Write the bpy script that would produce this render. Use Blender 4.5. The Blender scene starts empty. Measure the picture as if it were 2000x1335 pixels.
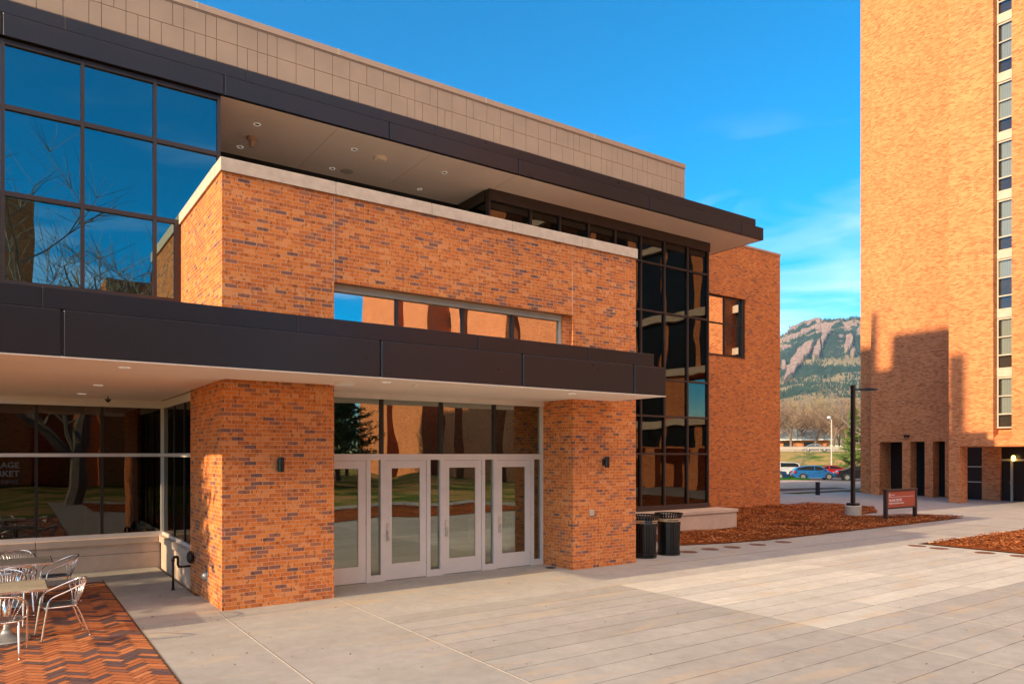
import bpy, bmesh, math, random
from mathutils import Vector, Matrix
random.seed(7)
SC = bpy.context.scene
COL = SC.collection
R = math.radians
# ------------------------------------------------------------------ camera
CAMH, FPX, YAW, HOR = 2.55, 1420.0, R(55.2), 887.0
cam_d = bpy.data.cameras.new("camera")
cam_d.sensor_width = 36.0
cam_d.lens = FPX / 2000 * 36
cam_d.shift_y = (HOR - 667.5) / 2000
cam_d.clip_start, cam_d.clip_end = 0.1, 20000
cam = bpy.data.objects.new("camera", cam_d)
COL.objects.link(cam)
cam.location = (0, 0, CAMH)
cam.rotation_euler = (R(90), 0, YAW - R(90))
SC.camera = cam
# ------------------------------------------------------------------ light
SUN_EL, SUN_AZ = R(20.0), R(1.5)          # light travels along +X, turned SUN_AZ towards +Y
sd = Vector((math.cos(SUN_EL) * math.cos(SUN_AZ), math.cos(SUN_EL) * math.sin(SUN_AZ), -math.sin(SUN_EL)))
sun_d = bpy.data.lights.new("sun", 'SUN')
sun_d.energy, sun_d.angle, sun_d.color = 2.9, R(0.6), (1.0, 0.77, 0.47)
sun = bpy.data.objects.new("sun", sun_d)
COL.objects.link(sun)
sun.location = (-40, 0, 40)
sun.rotation_euler = sd.to_track_quat('-Z', 'Y').to_euler()
W = bpy.data.worlds.new("World")
SC.world = W
W.use_nodes = True
nt = W.node_tree
for n in list(nt.nodes): nt.nodes.remove(n)
wo = nt.nodes.new('ShaderNodeOutputWorld'); wb = nt.nodes.new('ShaderNodeBackground')
sky = nt.nodes.new('ShaderNodeTexSky'); sky.sky_type = 'NISHITA'; sky.sun_disc = False
sky.sun_elevation = SUN_EL; sky.sun_rotation = R(-91.5)
sky.altitude = 1650; sky.air_density = 1.0; sky.dust_density = 0.35; sky.ozone_density = 2.2
hs = nt.nodes.new('ShaderNodeHueSaturation'); hs.inputs['Saturation'].default_value = 1.9; hs.inputs['Hue'].default_value = .492; hs.inputs['Value'].default_value = .79
nt.links.new(sky.outputs[0], hs.inputs['Color'])
tc = nt.nodes.new('ShaderNodeTexCoord'); mp = nt.nodes.new('ShaderNodeMapping')
mp.inputs['Scale'].default_value = (1.6, 1.6, 7.0); mp.inputs['Location'].default_value = (.35, .1, .0)
nz = nt.nodes.new('ShaderNodeTexNoise'); nz.inputs['Scale'].default_value = 2.1; nz.inputs['Detail'].default_value = 7; nz.inputs['Distortion'].default_value = 0.6
cr = nt.nodes.new('ShaderNodeValToRGB')
cr.color_ramp.elements[0].position = 0.52; cr.color_ramp.elements[0].color = (0, 0, 0, 1)
cr.color_ramp.elements[1].position = 0.70; cr.color_ramp.elements[1].color = (0.62, 0.62, 0.62, 1)
mx = nt.nodes.new('ShaderNodeMix'); mx.data_type = 'RGBA'
mx.inputs[7].default_value = (3.9, 4.1, 4.3, 1)
nt.links.new(tc.outputs['Generated'], mp.inputs[0]); nt.links.new(mp.outputs[0], nz.inputs[0])
nt.links.new(nz.outputs[0], cr.inputs[0])
sz = nt.nodes.new('ShaderNodeSeparateXYZ'); nt.links.new(tc.outputs['Generated'], sz.inputs[0])
lo = nt.nodes.new('ShaderNodeMapRange'); lo.inputs[1].default_value = .42; lo.inputs[2].default_value = .12; nt.links.new(sz.outputs[2], lo.inputs[0])
cm = nt.nodes.new('ShaderNodeMath'); cm.operation = 'MULTIPLY'; nt.links.new(cr.outputs[0], cm.inputs[0]); nt.links.new(lo.outputs[0], cm.inputs[1])
nt.links.new(cm.outputs[0], mx.inputs[0])
nt.links.new(hs.outputs[0], mx.inputs[6]); # bright unseen cloud layer, added behind the viewpoint as warm fill for shaded fronts
def mrange(sock, a, b_):
    q = nt.nodes.new('ShaderNodeMapRange'); q.interpolation_type = 'SMOOTHSTEP'
    q.inputs[1].default_value = a; q.inputs[2].default_value = b_; nt.links.new(sock, q.inputs[0]); return q.outputs[0]
def wmul(a, b_):
    q = nt.nodes.new('ShaderNodeMath'); q.operation = 'MULTIPLY'; nt.links.new(a, q.inputs[0]); nt.links.new(b_, q.inputs[1]); return q.outputs[0]
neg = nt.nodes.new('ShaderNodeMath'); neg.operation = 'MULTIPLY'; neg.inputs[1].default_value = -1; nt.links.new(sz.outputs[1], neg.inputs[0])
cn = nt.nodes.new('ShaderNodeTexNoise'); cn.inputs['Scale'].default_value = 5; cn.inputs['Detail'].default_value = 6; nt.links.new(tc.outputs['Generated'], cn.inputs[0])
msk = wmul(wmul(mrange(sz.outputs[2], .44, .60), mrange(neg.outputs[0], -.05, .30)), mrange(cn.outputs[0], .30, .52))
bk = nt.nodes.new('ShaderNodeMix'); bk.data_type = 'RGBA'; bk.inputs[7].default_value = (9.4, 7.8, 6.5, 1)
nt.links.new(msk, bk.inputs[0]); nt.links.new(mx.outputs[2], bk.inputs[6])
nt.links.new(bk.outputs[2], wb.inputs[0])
wb.inputs[1].default_value = 0.15
nt.links.new(wb.outputs[0], wo.inputs[0])
SC.view_settings.view_transform = 'Standard'
SC.view_settings.look = 'None'
SC.view_settings.exposure = 1.3
SC.view_settings.gamma = 1.0
SC.render.engine = 'CYCLES'
SC.cycles.max_bounces = 7
SC.cycles.diffuse_bounces = 4
SC.cycles.transparent_max_bounces = 12
SC.cycles.use_denoising = True

# ------------------------------------------------------------------ helpers
_s, _c = math.sin(YAW), math.cos(YAW)
def ray(x):
    r = (x - 1000) / FPX
    return (r * _s + _c, -r * _c + _s)
def at(x, d, z=0.0):                 # where a sight line stands d metres ahead of the viewpoint
    a, b = ray(x); return Vector((a * d, b * d, z))
def wz(y, d):                        # height of something seen at row y, d metres ahead
    return CAMH + (HOR - y) / FPX * d

class MB:
    def __init__(s): s.bm = bmesh.new()
    def box(s, x0, x1, y0, y1, z0, z1):
        v = [s.bm.verts.new(p) for p in ((x0,y0,z0),(x1,y0,z0),(x1,y1,z0),(x0,y1,z0),(x0,y0,z1),(x1,y0,z1),(x1,y1,z1),(x0,y1,z1))]
        for f in ((3,2,1,0),(4,5,6,7),(0,1,5,4),(1,2,6,5),(2,3,7,6),(3,0,4,7)): s.bm.faces.new([v[i] for i in f])
        return s
    def bbox(s, x0, x1, y0, y1, z0, z1, b=0.01):          # box with chamfered vertical and top edges
        pts = [(x0+b,y0),(x1-b,y0),(x1,y0+b),(x1,y1-b),(x1-b,y1),(x0+b,y1),(x0,y1-b),(x0,y0+b)]
        ins = [(x0+2*b,y0+b),(x1-2*b,y0+b),(x1-b,y0+2*b),(x1-b,y1-2*b),(x1-2*b,y1-b),(x0+2*b,y1-b),(x0+b,y1-2*b),(x0+b,y0+2*b)]
        rings = [[s.bm.verts.new((x,y,z0)) for x,y in pts],[s.bm.verts.new((x,y,z1-b)) for x,y in pts],[s.bm.verts.new((x,y,z1)) for x,y in ins]]
        s._rings(rings, True); s.bm.faces.new(rings[0][::-1]); s.bm.faces.new(rings[-1]); return s
    def _rings(s, rings, closed):
        for a, b in zip(rings, rings[1:]):
            n = len(a)
            for i in range(n if closed else n-1):
                s.bm.faces.new((a[i], a[(i+1) % n], b[(i+1) % n], b[i]))
    def poly(s, pts):
        return s.bm.faces.new([s.bm.verts.new(p) for p in pts])
    def prism(s, pts, z0, z1):
        a = [s.bm.verts.new((p[0],p[1],z0)) for p in pts]; b = [s.bm.verts.new((p[0],p[1],z1)) for p in pts]
        s._rings([a, b], True); s.bm.faces.new(a[::-1]); s.bm.faces.new(b); return s
    def lathe(s, prof, n=24, c=(0,0,0), caps=True):
        rings = []
        for r, z in prof:
            rings.append([s.bm.verts.new((c[0]+r*math.cos(2*math.pi*i/n), c[1]+r*math.sin(2*math.pi*i/n), c[2]+z)) for i in range(n)])
        s._rings(rings, True)
        if caps:
            s.bm.faces.new(rings[0][::-1]); s.bm.faces.new(rings[-1])
        return s
    def tube(s, pts, r, n=8, r2=None, caps=True):
        pts = [Vector(p) for p in pts]; rings = []; up = None
        for i, p in enumerate(pts):
            t = (pts[min(i+1, len(pts)-1)] - pts[max(i-1, 0)]).normalized()
            if up is None:
                up = Vector((0,0,1)) if abs(t.z) < .9 else Vector((1,0,0))
            a = t.cross(up)
            if a.length < 1e-4: a = t.orthogonal()
            a.normalize(); b = a.cross(t).normalized(); up = b
            rr = r if r2 is None else r + (r2 - r) * i / (len(pts)-1)
            rings.append([s.bm.verts.new(p + (a*math.cos(2*math.pi*k/n) + b*math.sin(2*math.pi*k/n)) * rr) for k in range(n)])
        s._rings(rings, True)
        if caps:
            s.bm.faces.new(rings[0][::-1]); s.bm.faces.new(rings[-1])
        return s
    def build(s, name, mat, parent=None, smooth=False):
        if parent is not None:
            o = parent; off = Vector((0,0,0))
            while o: off += o.location; o = o.parent
            if off.length: bmesh.ops.translate(s.bm, verts=s.bm.verts, vec=-off)
        bmesh.ops.recalc_face_normals(s.bm, faces=s.bm.faces)
        me = bpy.data.meshes.new(name); s.bm.to_mesh(me); s.bm.free()
        if smooth:
            for p in me.polygons: p.use_smooth = True
        if mat: me.materials.append(mat)
        ob = bpy.data.objects.new(name, me); COL.objects.link(ob); ob.parent = parent
        return ob
def tag(o, label=None, cat=None, group=None, kind=None):
    if label: o['label'] = label
    if cat: o['category'] = cat
    if group: o['group'] = group
    if kind: o['kind'] = kind
    return o
def empty(name, loc, label, cat, group=None, rz=0):
    o = bpy.data.objects.new(name, None); o.empty_display_size = .2; COL.objects.link(o)
    o.location = loc; o.rotation_euler = (0,0,rz)
    return tag(o, label, cat, group)
def kids(o): return [c for c in bpy.data.objects if c.parent == o]
def copy_tree(o, parent=None):
    c = o.copy(); COL.objects.link(c); c.parent = parent
    for ch in kids(o): copy_tree(ch, c)
    return c
def text_mesh(name, body, size, mat, parent, loc, rot, extrude=.003, align='LEFT', bold=0.0):
    cu = bpy.data.curves.new(name, 'FONT'); cu.body = body; cu.size = size; cu.extrude = extrude; cu.align_x = align; cu.offset = bold
    t = bpy.data.objects.new(name+'_tmp', cu)
    COL.objects.link(t)
    dg = bpy.context.evaluated_depsgraph_get()
    me = bpy.data.meshes.new_from_object(t.evaluated_get(dg))
    bpy.data.objects.remove(t)
    me.materials.clear(); me.materials.append(mat); me.name = name
    ob = bpy.data.objects.new(name, me); COL.objects.link(ob); ob.parent = parent
    off = Vector((0,0,0)); o = parent
    while o: off += o.location; o = o.parent
    ob.location = Vector(loc) - off; ob.rotation_euler = rot
    return ob

# ------------------------------------------------------------------ materials
MATS = {}
def new_mat(name):
    m = bpy.data.materials.new(name); m.use_nodes = True; n = m.node_tree
    for x in list(n.nodes): n.nodes.remove(x)
    out = n.nodes.new('ShaderNodeOutputMaterial'); bs = n.nodes.new('ShaderNodeBsdfPrincipled')
    n.links.new(bs.outputs[0], out.inputs[0]); MATS[name] = m
    return m, n, bs, out
def N(n, t, **kw):
    x = n.nodes.new(t)
    for k, v in kw.items(): setattr(x, k, v)
    return x
def inp(x, **kw):
    for k, v in kw.items(): x.inputs[k.replace('_', ' ')].default_value = v
    return x
def math_n(n, op, a, b=None):
    x = N(n, 'ShaderNodeMath', operation=op)
    for i, v in enumerate((a, b)):
        if v is None: continue
        if isinstance(v, (int, float)): x.inputs[i].default_value = v
        else: n.links.new(v, x.inputs[i])
    return x.outputs[0]
def mixc(n, f, a, b, mode='MIX'):
    x = N(n, 'ShaderNodeMix', data_type='RGBA', blend_type=mode)
    for i, v in ((0, f), (6, a), (7, b)):
        if isinstance(v, (int, float)): x.inputs[i].default_value = v
        elif isinstance(v, tuple): x.inputs[i].default_value = v if len(v) == 4 else (*v, 1)
        else: n.links.new(v, x.inputs[i])
    return x.outputs[2]
def ramp(n, fac, stops, interp='LINEAR'):
    x = N(n, 'ShaderNodeValToRGB'); e = x.color_ramp.elements; x.color_ramp.interpolation = interp
    while len(e) < len(stops): e.new(.5)
    for q, (p, c) in zip(e, stops):
        q.position = p; q.color = (*c, 1) if len(c) == 3 else c
    n.links.new(fac, x.inputs[0]); return x.outputs[0]
def pos(n, obj=False):
    if obj: return N(n, 'ShaderNodeTexCoord').outputs['Object']
    return N(n, 'ShaderNodeNewGeometry').outputs['Position']
def noise(n, vec, scale, detail=4, rough=.55, sc=None, dist=0.0):
    if sc:
        m = N(n, 'ShaderNodeMapping'); m.inputs['Scale'].default_value = sc; n.links.new(vec, m.inputs[0]); vec = m.outputs[0]
    x = N(n, 'ShaderNodeTexNoise'); n.links.new(vec, x.inputs[0])
    inp(x, Scale=scale, Detail=detail, Roughness=rough, Distortion=dist); return x.outputs[0]
def bump(n, bs, h, strength=.3, dist=.01):
    b = N(n, 'ShaderNodeBump'); inp(b, Strength=strength, Distance=dist); n.links.new(h, b.inputs['Height']); n.links.new(b.outputs[0], bs.inputs['Normal'])

def plain(name, col, rough=.6, metal=0., var=.12, scale=6., obj=False, bmp=0., spec=.5, coat=0.):
    m, n, bs, out = new_mat(name)
    p = pos(n, obj); f = noise(n, p, scale, 5)
    lo = tuple(max(0, c*(1-var)) for c in col); hi = tuple(min(1, c*(1+var)) for c in col)
    n.links.new(ramp(n, f, [(.3, lo), (.7, hi)]), bs.inputs['Base Color'])
    inp(bs, Roughness=rough, Metallic=metal); bs.inputs['Specular IOR Level'].default_value = spec
    if coat: bs.inputs['Coat Weight'].default_value = coat; bs.inputs['Coat Roughness'].default_value = .05
    r = noise(n, p, scale*2.3, 4); n.links.new(math_n(n, 'ADD', math_n(n, 'MULTIPLY', r, .14), rough-.07), bs.inputs['Roughness'])
    if bmp: bump(n, bs, noise(n, p, scale*8, 4), bmp, .01)
    return m
def brick(name, stops, mortar, bw=.2032, bh=.0677, ms=.0055, pock=.5, bmp=.35, off=.5):
    m, n, bs, out = new_mat(name)
    p = pos(n); sx = N(n, 'ShaderNodeSeparateXYZ'); n.links.new(p, sx.inputs[0])
    u = math_n(n, 'ADD', sx.outputs[0], sx.outputs[1])
    cv = N(n, 'ShaderNodeCombineXYZ'); n.links.new(u, cv.inputs[0]); n.links.new(sx.outputs[2], cv.inputs[1])
    b = N(n, 'ShaderNodeTexBrick'); n.links.new(cv.outputs[0], b.inputs['Vector'])
    b.offset = off; b.offset_frequency = 2; b.squash = 1
    b.inputs['Color1'].default_value = (0,0,0,1); b.inputs['Color2'].default_value = (1,1,1,1); b.inputs['Mortar'].default_value = (.5,.5,.5,1)
    inp(b, Scale=1.0, Mortar_Size=ms, Mortar_Smooth=.15, Bias=0., Brick_Width=bw, Row_Height=bh)
    col = ramp(n, b.outputs['Color'], stops)
    # dark kiln spots, fine streaks and large-scale weathering: all of it fired or stained into the brick
    sp = noise(n, cv.outputs[0], 17, 3, .6, sc=(1.0, .6, 1.0))
    spm = ramp(n, sp, [(.55, (0,0,0)), (.62, (1,1,1))])
    col = mixc(n, math_n(n, 'MULTIPLY', spm, pock), col, (.12, .038, .016))
    sp2 = noise(n, cv.outputs[0], 60, 3, .6)
    col = mixc(n, math_n(n, 'MULTIPLY', sp2, .35), col, ramp(n, sp2, [(.35, (.55,.5,.45)), (.65, (1.25,1.2,1.15))]), 'MULTIPLY')
    big = noise(n, p, .55, 4)
    col = mixc(n, .55, col, ramp(n, big, [(.3, (.82,.78,.76)), (.7, (1.12,1.12,1.1))]), 'MULTIPLY')
    mcol = mixc(n, .5, mortar, ramp(n, noise(n, p, 9, 4), [(.3, (.75,.75,.75)), (.7, (1.15,1.15,1.15))]), 'MULTIPLY')
    col = mixc(n, b.outputs['Fac'], col, mcol)
    n.links.new(col, bs.inputs['Base Color']); inp(bs, Roughness=.85); bs.inputs['Specular IOR Level'].default_value = .25
    h = math_n(n, 'SUBTRACT', math_n(n, 'MULTIPLY', sp2, .5), b.outputs['Fac'])
    bump(n, bs, h, bmp, .006)
    return m
M = {}
M['brick'] = brick('brick', [(0,(.19,.10,.085)),(.035,(.27,.12,.085)),(.11,(.42,.155,.08)),(.22,(.56,.155,.045)),(.5,(.68,.185,.036)),(.8,(.74,.235,.055)),(1,(.77,.29,.10))], (.66,.33,.19), pock=.6)
M['wing_brick'] = brick('wing_brick', [(0,(.24,.095,.055)),(.10,(.42,.13,.05)),(.3,(.58,.165,.04)),(.8,(.66,.205,.048)),(1,(.70,.26,.075))], (.58,.25,.12), pock=.35, bmp=.12)
M['tower_brick'] = brick('tower_brick', [(0,(.40,.12,.045)),(.15,(.58,.18,.062)),(.6,(.71,.242,.086)),(1,(.75,.305,.12))], (.62,.265,.125), bw=.2032, bh=.0677, pock=.25, bmp=.06)
M['bronze'] = plain('bronze', (.032,.025,.027), .30, .3, .05, .5)
_n = M['bronze'].node_tree; bump(_n, [x for x in _n.nodes if x.type == 'BSDF_PRINCIPLED'][0], noise(_n, pos(_n), .8, 1, .3), .35, .012)
M['bronze_dark'] = plain('bronze_dark', (.022,.016,.014), .45, .2, .15, 3)
M['mullion'] = plain('mullion', (.055,.035,.03), .4, .3, .1, 3)
M['soffit'] = plain('soffit', (.86,.73,.61), .7, 0, .04, .7)
M['precast'] = plain('precast', (.58,.41,.30), .8, 0, .10, 3, bmp=.15)
M['coping'] = plain('coping', (.62,.48,.37), .8, 0, .12, 5, bmp=.15)
M['panel'] = plain('panel', (.50,.335,.225), .75, 0, .07, 1.3, bmp=.08)
M['panel_joint'] = plain('panel_joint', (.13,.085,.06), .8)
M['parapet_cap'] = plain('parapet_cap', (.50,.33,.22), .5, .2, .05, 2)
M['door_metal'] = plain('door_metal', (.70,.62,.57), .40, .15, .04, 4)
M['steel'] = plain('steel', (.62,.60,.58), .28, .9, .05, 20)
M['chrome'] = plain('chrome', (.90,.85,.80), .24, 1., .04, 30, obj=True)
M['seat_metal'] = plain('seat_metal', (.55,.55,.56), .3, 1., .08, 30, obj=True)
M['cast'] = plain('cast', (.36,.36,.35), .45, .6, .15, 14, obj=True)
M['black'] = plain('black', (.008,.008,.010), .35, .0, .3, 8)
M['black_obj'] = plain('black_obj', (.008,.008,.009), .24, .0, .3, 8, obj=True)
M['pole'] = plain('pole', (.012,.012,.014), .4, .1, .2, 5)
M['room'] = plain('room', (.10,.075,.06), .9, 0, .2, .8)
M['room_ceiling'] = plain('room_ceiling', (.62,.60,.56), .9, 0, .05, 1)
M['room_floor'] = plain('room_floor', (.12,.10,.085), .5, 0, .15, 2)
M['cabinet'] = plain('cabinet', (.72,.66,.48), .6, 0, .04, 4)
M['roofing'] = plain('roofing', (.25,.24,.23), .9, 0, .15, 2)
M['seal'] = plain('seal', (.48,.42,.35), .8, 0, .15, 9)
M['white'] = plain('white', (.75,.73,.70), .5, 0, .04, 6)
M['spandrel'] = plain('spandrel', (.52,.44,.34), .75, 0, .08, 3)
M['wood_top'] = None
def glass(name, refl, tint, gcol=(1,1,1), wav=.02, wsc=.9):
    m, n, bs, out = new_mat(name); n.nodes.remove(bs)
    g = N(n, 'ShaderNodeBsdfGlossy'); g.inputs['Roughness'].default_value = .0; g.inputs['Color'].default_value = (*gcol, 1)
    t = N(n, 'ShaderNodeBsdfTransparent'); t.inputs['Color'].default_value = (*tint, 1)
    mxs = N(n, 'ShaderNodeMixShader'); fr = N(n, 'ShaderNodeLayerWeight'); fr.inputs['Blend'].default_value = .42
    f = math_n(n, 'ADD', math_n(n, 'MULTIPLY', fr.outputs['Fresnel'], .75), refl)
    n.links.new(f, mxs.inputs[0]); n.links.new(t.outputs[0], mxs.inputs[1]); n.links.new(g.outputs[0], mxs.inputs[2])
    b = N(n, 'ShaderNodeBump'); inp(b, Strength=1.0, Distance=wav); n.links.new(noise(n, pos(n), wsc, 1, .4), b.inputs['Height'])
    n.links.new(b.outputs[0], g.inputs['Normal']); n.links.new(mxs.outputs[0], out.inputs[0]); return m
M['glass_blue'] = glass('glass_blue', .30, (.30,.36,.38), (.58,.82,.82), .005, .5)
M['glass_dark'] = glass('glass_dark', .06, (.30,.29,.26), (.58,.57,.52), .006, .8)
M['glass_entry'] = glass('glass_entry', .22, (.50,.53,.48), (.80,.86,.80), .005, .8)
M['glass_strip'] = glass('glass_strip', .38, (.75,.75,.72), (.95,.97,1.0), .006, .7)
M['glass_wing'] = glass('glass_wing', .55, (.3,.3,.3), (.95,.92,.85), .006, .7)
M['glass_tower'] = glass('glass_tower', .03, (.85,.87,.87), (.42,.43,.46), .002, .7)
def concrete():
    m, n, bs, out = new_mat('concrete'); p = pos(n)
    sx = N(n, 'ShaderNodeSeparateXYZ'); n.links.new(p, sx.inputs[0])
    at_ = N(n, 'ShaderNodeAttribute', attribute_name='tone'); ag = N(n, 'ShaderNodeAttribute', attribute_name='groove')
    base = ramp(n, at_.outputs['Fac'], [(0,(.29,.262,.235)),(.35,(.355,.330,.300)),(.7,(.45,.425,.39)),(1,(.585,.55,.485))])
    n1 = noise(n, p, .9, 6, .6); n2 = noise(n, p, 5.5, 6, .65); n3 = noise(n, p, 90, 3, .6)
    col = mixc(n, .7, base, ramp(n, n1, [(.25,(.78,.77,.76)),(.75,(1.14,1.13,1.12))]), 'MULTIPLY')
    col = mixc(n, .6, col, ramp(n, n2, [(.25,(.82,.80,.78)),(.7,(1.1,1.1,1.1))]), 'MULTIPLY')
    col = mixc(n, .5, col, ramp(n, n3, [(.3,(.75,.75,.75)),(.7,(1.15,1.15,1.15))]), 'MULTIPLY')
    st = noise(n, p, 1.4, 4, .55, sc=(.35,1.6,1), dist=.5)
    col = mixc(n, math_n(n, 'MULTIPLY', ramp(n, st, [(.55,(0,0,0)),(.72,(1,1,1))]), .55), col, (.50,.36,.22))
    dk = noise(n, p, 2.3, 6, .7); col = mixc(n, math_n(n, 'MULTIPLY', ramp(n, dk, [(.60,(0,0,0)),(.78,(1,1,1))]), .45), col, (.17,.14,.115))
    vo = N(n, 'ShaderNodeTexVoronoi'); n.links.new(p, vo.inputs[0]); vo.inputs['Scale'].default_value = 2.2
    col = mixc(n, math_n(n, 'MULTIPLY', math_n(n, 'LESS_THAN', vo.outputs['Distance'], .045), .6), col, (.10,.085,.07))
    # tooled joints run along X every 0.482 m
    yy = math_n(n, 'DIVIDE', math_n(n, 'SUBTRACT', sx.outputs[1], 6.125-.241*41), .482)
    fr = math_n(n, 'ABSOLUTE', math_n(n, 'SUBTRACT', math_n(n, 'FRACT', yy), .5))
    g = math_n(n, 'MULTIPLY', math_n(n, 'LESS_THAN', fr, .017), ag.outputs['Fac'])
    g = math_n(n, 'MULTIPLY', g, ramp(n, noise(n, p, 4, 3), [(.3,(.45,.45,.45)),(.6,(1,1,1))]))
    col = mixc(n, math_n(n, 'MULTIPLY', g, .75), col, (.07,.055,.045))
    n.links.new(col, bs.inputs['Base Color']); inp(bs, Roughness=.82); bs.inputs['Specular IOR Level'].default_value = .12
    bump(n, bs, math_n(n, 'SUBTRACT', math_n(n, 'MULTIPLY', n3, .3), g), .3, .006); return m
M['concrete'] = concrete()
def mulch(name, chips):
    m, n, bs, out = new_mat(name); p = pos(n)
    if chips:
        a = N(n, 'ShaderNodeAttribute', attribute_name='tone'); f = a.outputs['Fac']
    else: f = noise(n, p, 30, 5, .7)
    col = ramp(n, f, [(.05,(.09,.026,.010)),(.3,(.28,.075,.018)),(.6,(.48,.13,.03)),(.85,(.62,.22,.06)),(1,(.72,.38,.19))])
    col = mixc(n, .8, col, ramp(n, noise(n, p, .55, 5), [(.34,(.42,.38,.38)),(.5,(.85,.82,.8)),(.72,(1.12,1.05,1.0))]), 'MULTIPLY')
    n.links.new(col, bs.inputs['Base Color']); inp(bs, Roughness=.9); bs.inputs['Specular IOR Level'].default_value = .1
    if not chips: bump(n, bs, noise(n, p, 22, 5, .7), .8, .04)
    return m
M['mulch'] = mulch('mulch', False); M['chips'] = mulch('chips', True)
def paver():
    m, n, bs, out = new_mat('paver'); p = pos(n)
    a = N(n, 'ShaderNodeAttribute', attribute_name='tone')
    col = ramp(n, a.outputs['Fac'], [(0,(.095,.058,.058)),(.30,(.15,.078,.068)),(.34,(.34,.105,.04)),(.7,(.42,.135,.048)),(1,(.49,.18,.07))])
    col = mixc(n, .6, col, ramp(n, noise(n, p, 14, 5), [(.3,(.75,.75,.75)),(.7,(1.15,1.15,1.15))]), 'MULTIPLY')
    n.links.new(col, bs.inputs['Base Color']); inp(bs, Roughness=.8); bs.inputs['Specular IOR Level'].default_value = .3
    bump(n, bs, noise(n, p, 70, 4), .25, .004); return m
M['paver'] = paver()
M['sand'] = plain('sand', (.08,.05,.035), .95, 0, .2, 12)
def wood():
    m, n, bs, out = new_mat('table_wood'); p = pos(n, True)
    g = noise(n, p, 9, 6, .6, sc=(1, 9, 1), dist=.4)
    n.links.new(ramp(n, g, [(.3,(.17,.14,.09)),(.5,(.33,.28,.19)),(.7,(.45,.39,.27))]), bs.inputs['Base Color']); inp(bs, Roughness=.6); return m
M['wood_top'] = wood()
# ================================================================== GROUND
M['footing'] = plain('footing', (.46,.40,.33), .85, 0, .1, 6, bmp=.2)
def attr_faces(ob, name, vals):
    a = ob.data.attributes.new(name, 'FLOAT', 'FACE')
    for i, v in enumerate(vals): a.data[i].value = v
def make_ground():
    b = MB(); u = Vector((*ray(1600), 0)).normalized(); v = Vector((u.y, -u.x, 0))
    # one sheet: level campus, then the bank up to the highway and the plain before the hills
    prof = [(-160,-.06),(60,-.06),(78,-.10),(92,-.10),(98,.1),(104,.9),(112,1.5),(119,2.5),(124,3.0),(150,3.1),(220,3.2),(420,4.0),(700,8)]
    lat = [-700,-300,-120,-60,-30,-10,10,30,60,120,300,700]
    rng = random.Random(3); rows = []
    for d, z in prof:
        rows.append([b.bm.verts.new(u*d + v*l + Vector((0,0,z + (rng.uniform(-.25,.25) if 98 < d < 121 else 0)))) for l in lat])
    b._rings(rows, False)
    m, n, bs, out = new_mat('grass_ground'); p = pos(n)
    f = noise(n, p, .22, 6, .7); f2 = noise(n, p, 2.0, 5, .7)
    c = ramp(n, f, [(.32,(.04,.085,.015)),(.46,(.12,.15,.03)),(.54,(.33,.23,.075)),(.66,(.40,.22,.09)),(.8,(.20,.17,.05))])
    c = mixc(n, .5, c, ramp(n, f2, [(.3,(.6,.6,.6)),(.7,(1.25,1.25,1.25))]), 'MULTIPLY')
    n.links.new(c, bs.inputs['Base Color']); inp(bs, Roughness=1.0); bs.inputs['Specular IOR Level'].default_value = .05
    return tag(b.build('ground', m), kind='structure')
make_ground()

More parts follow.
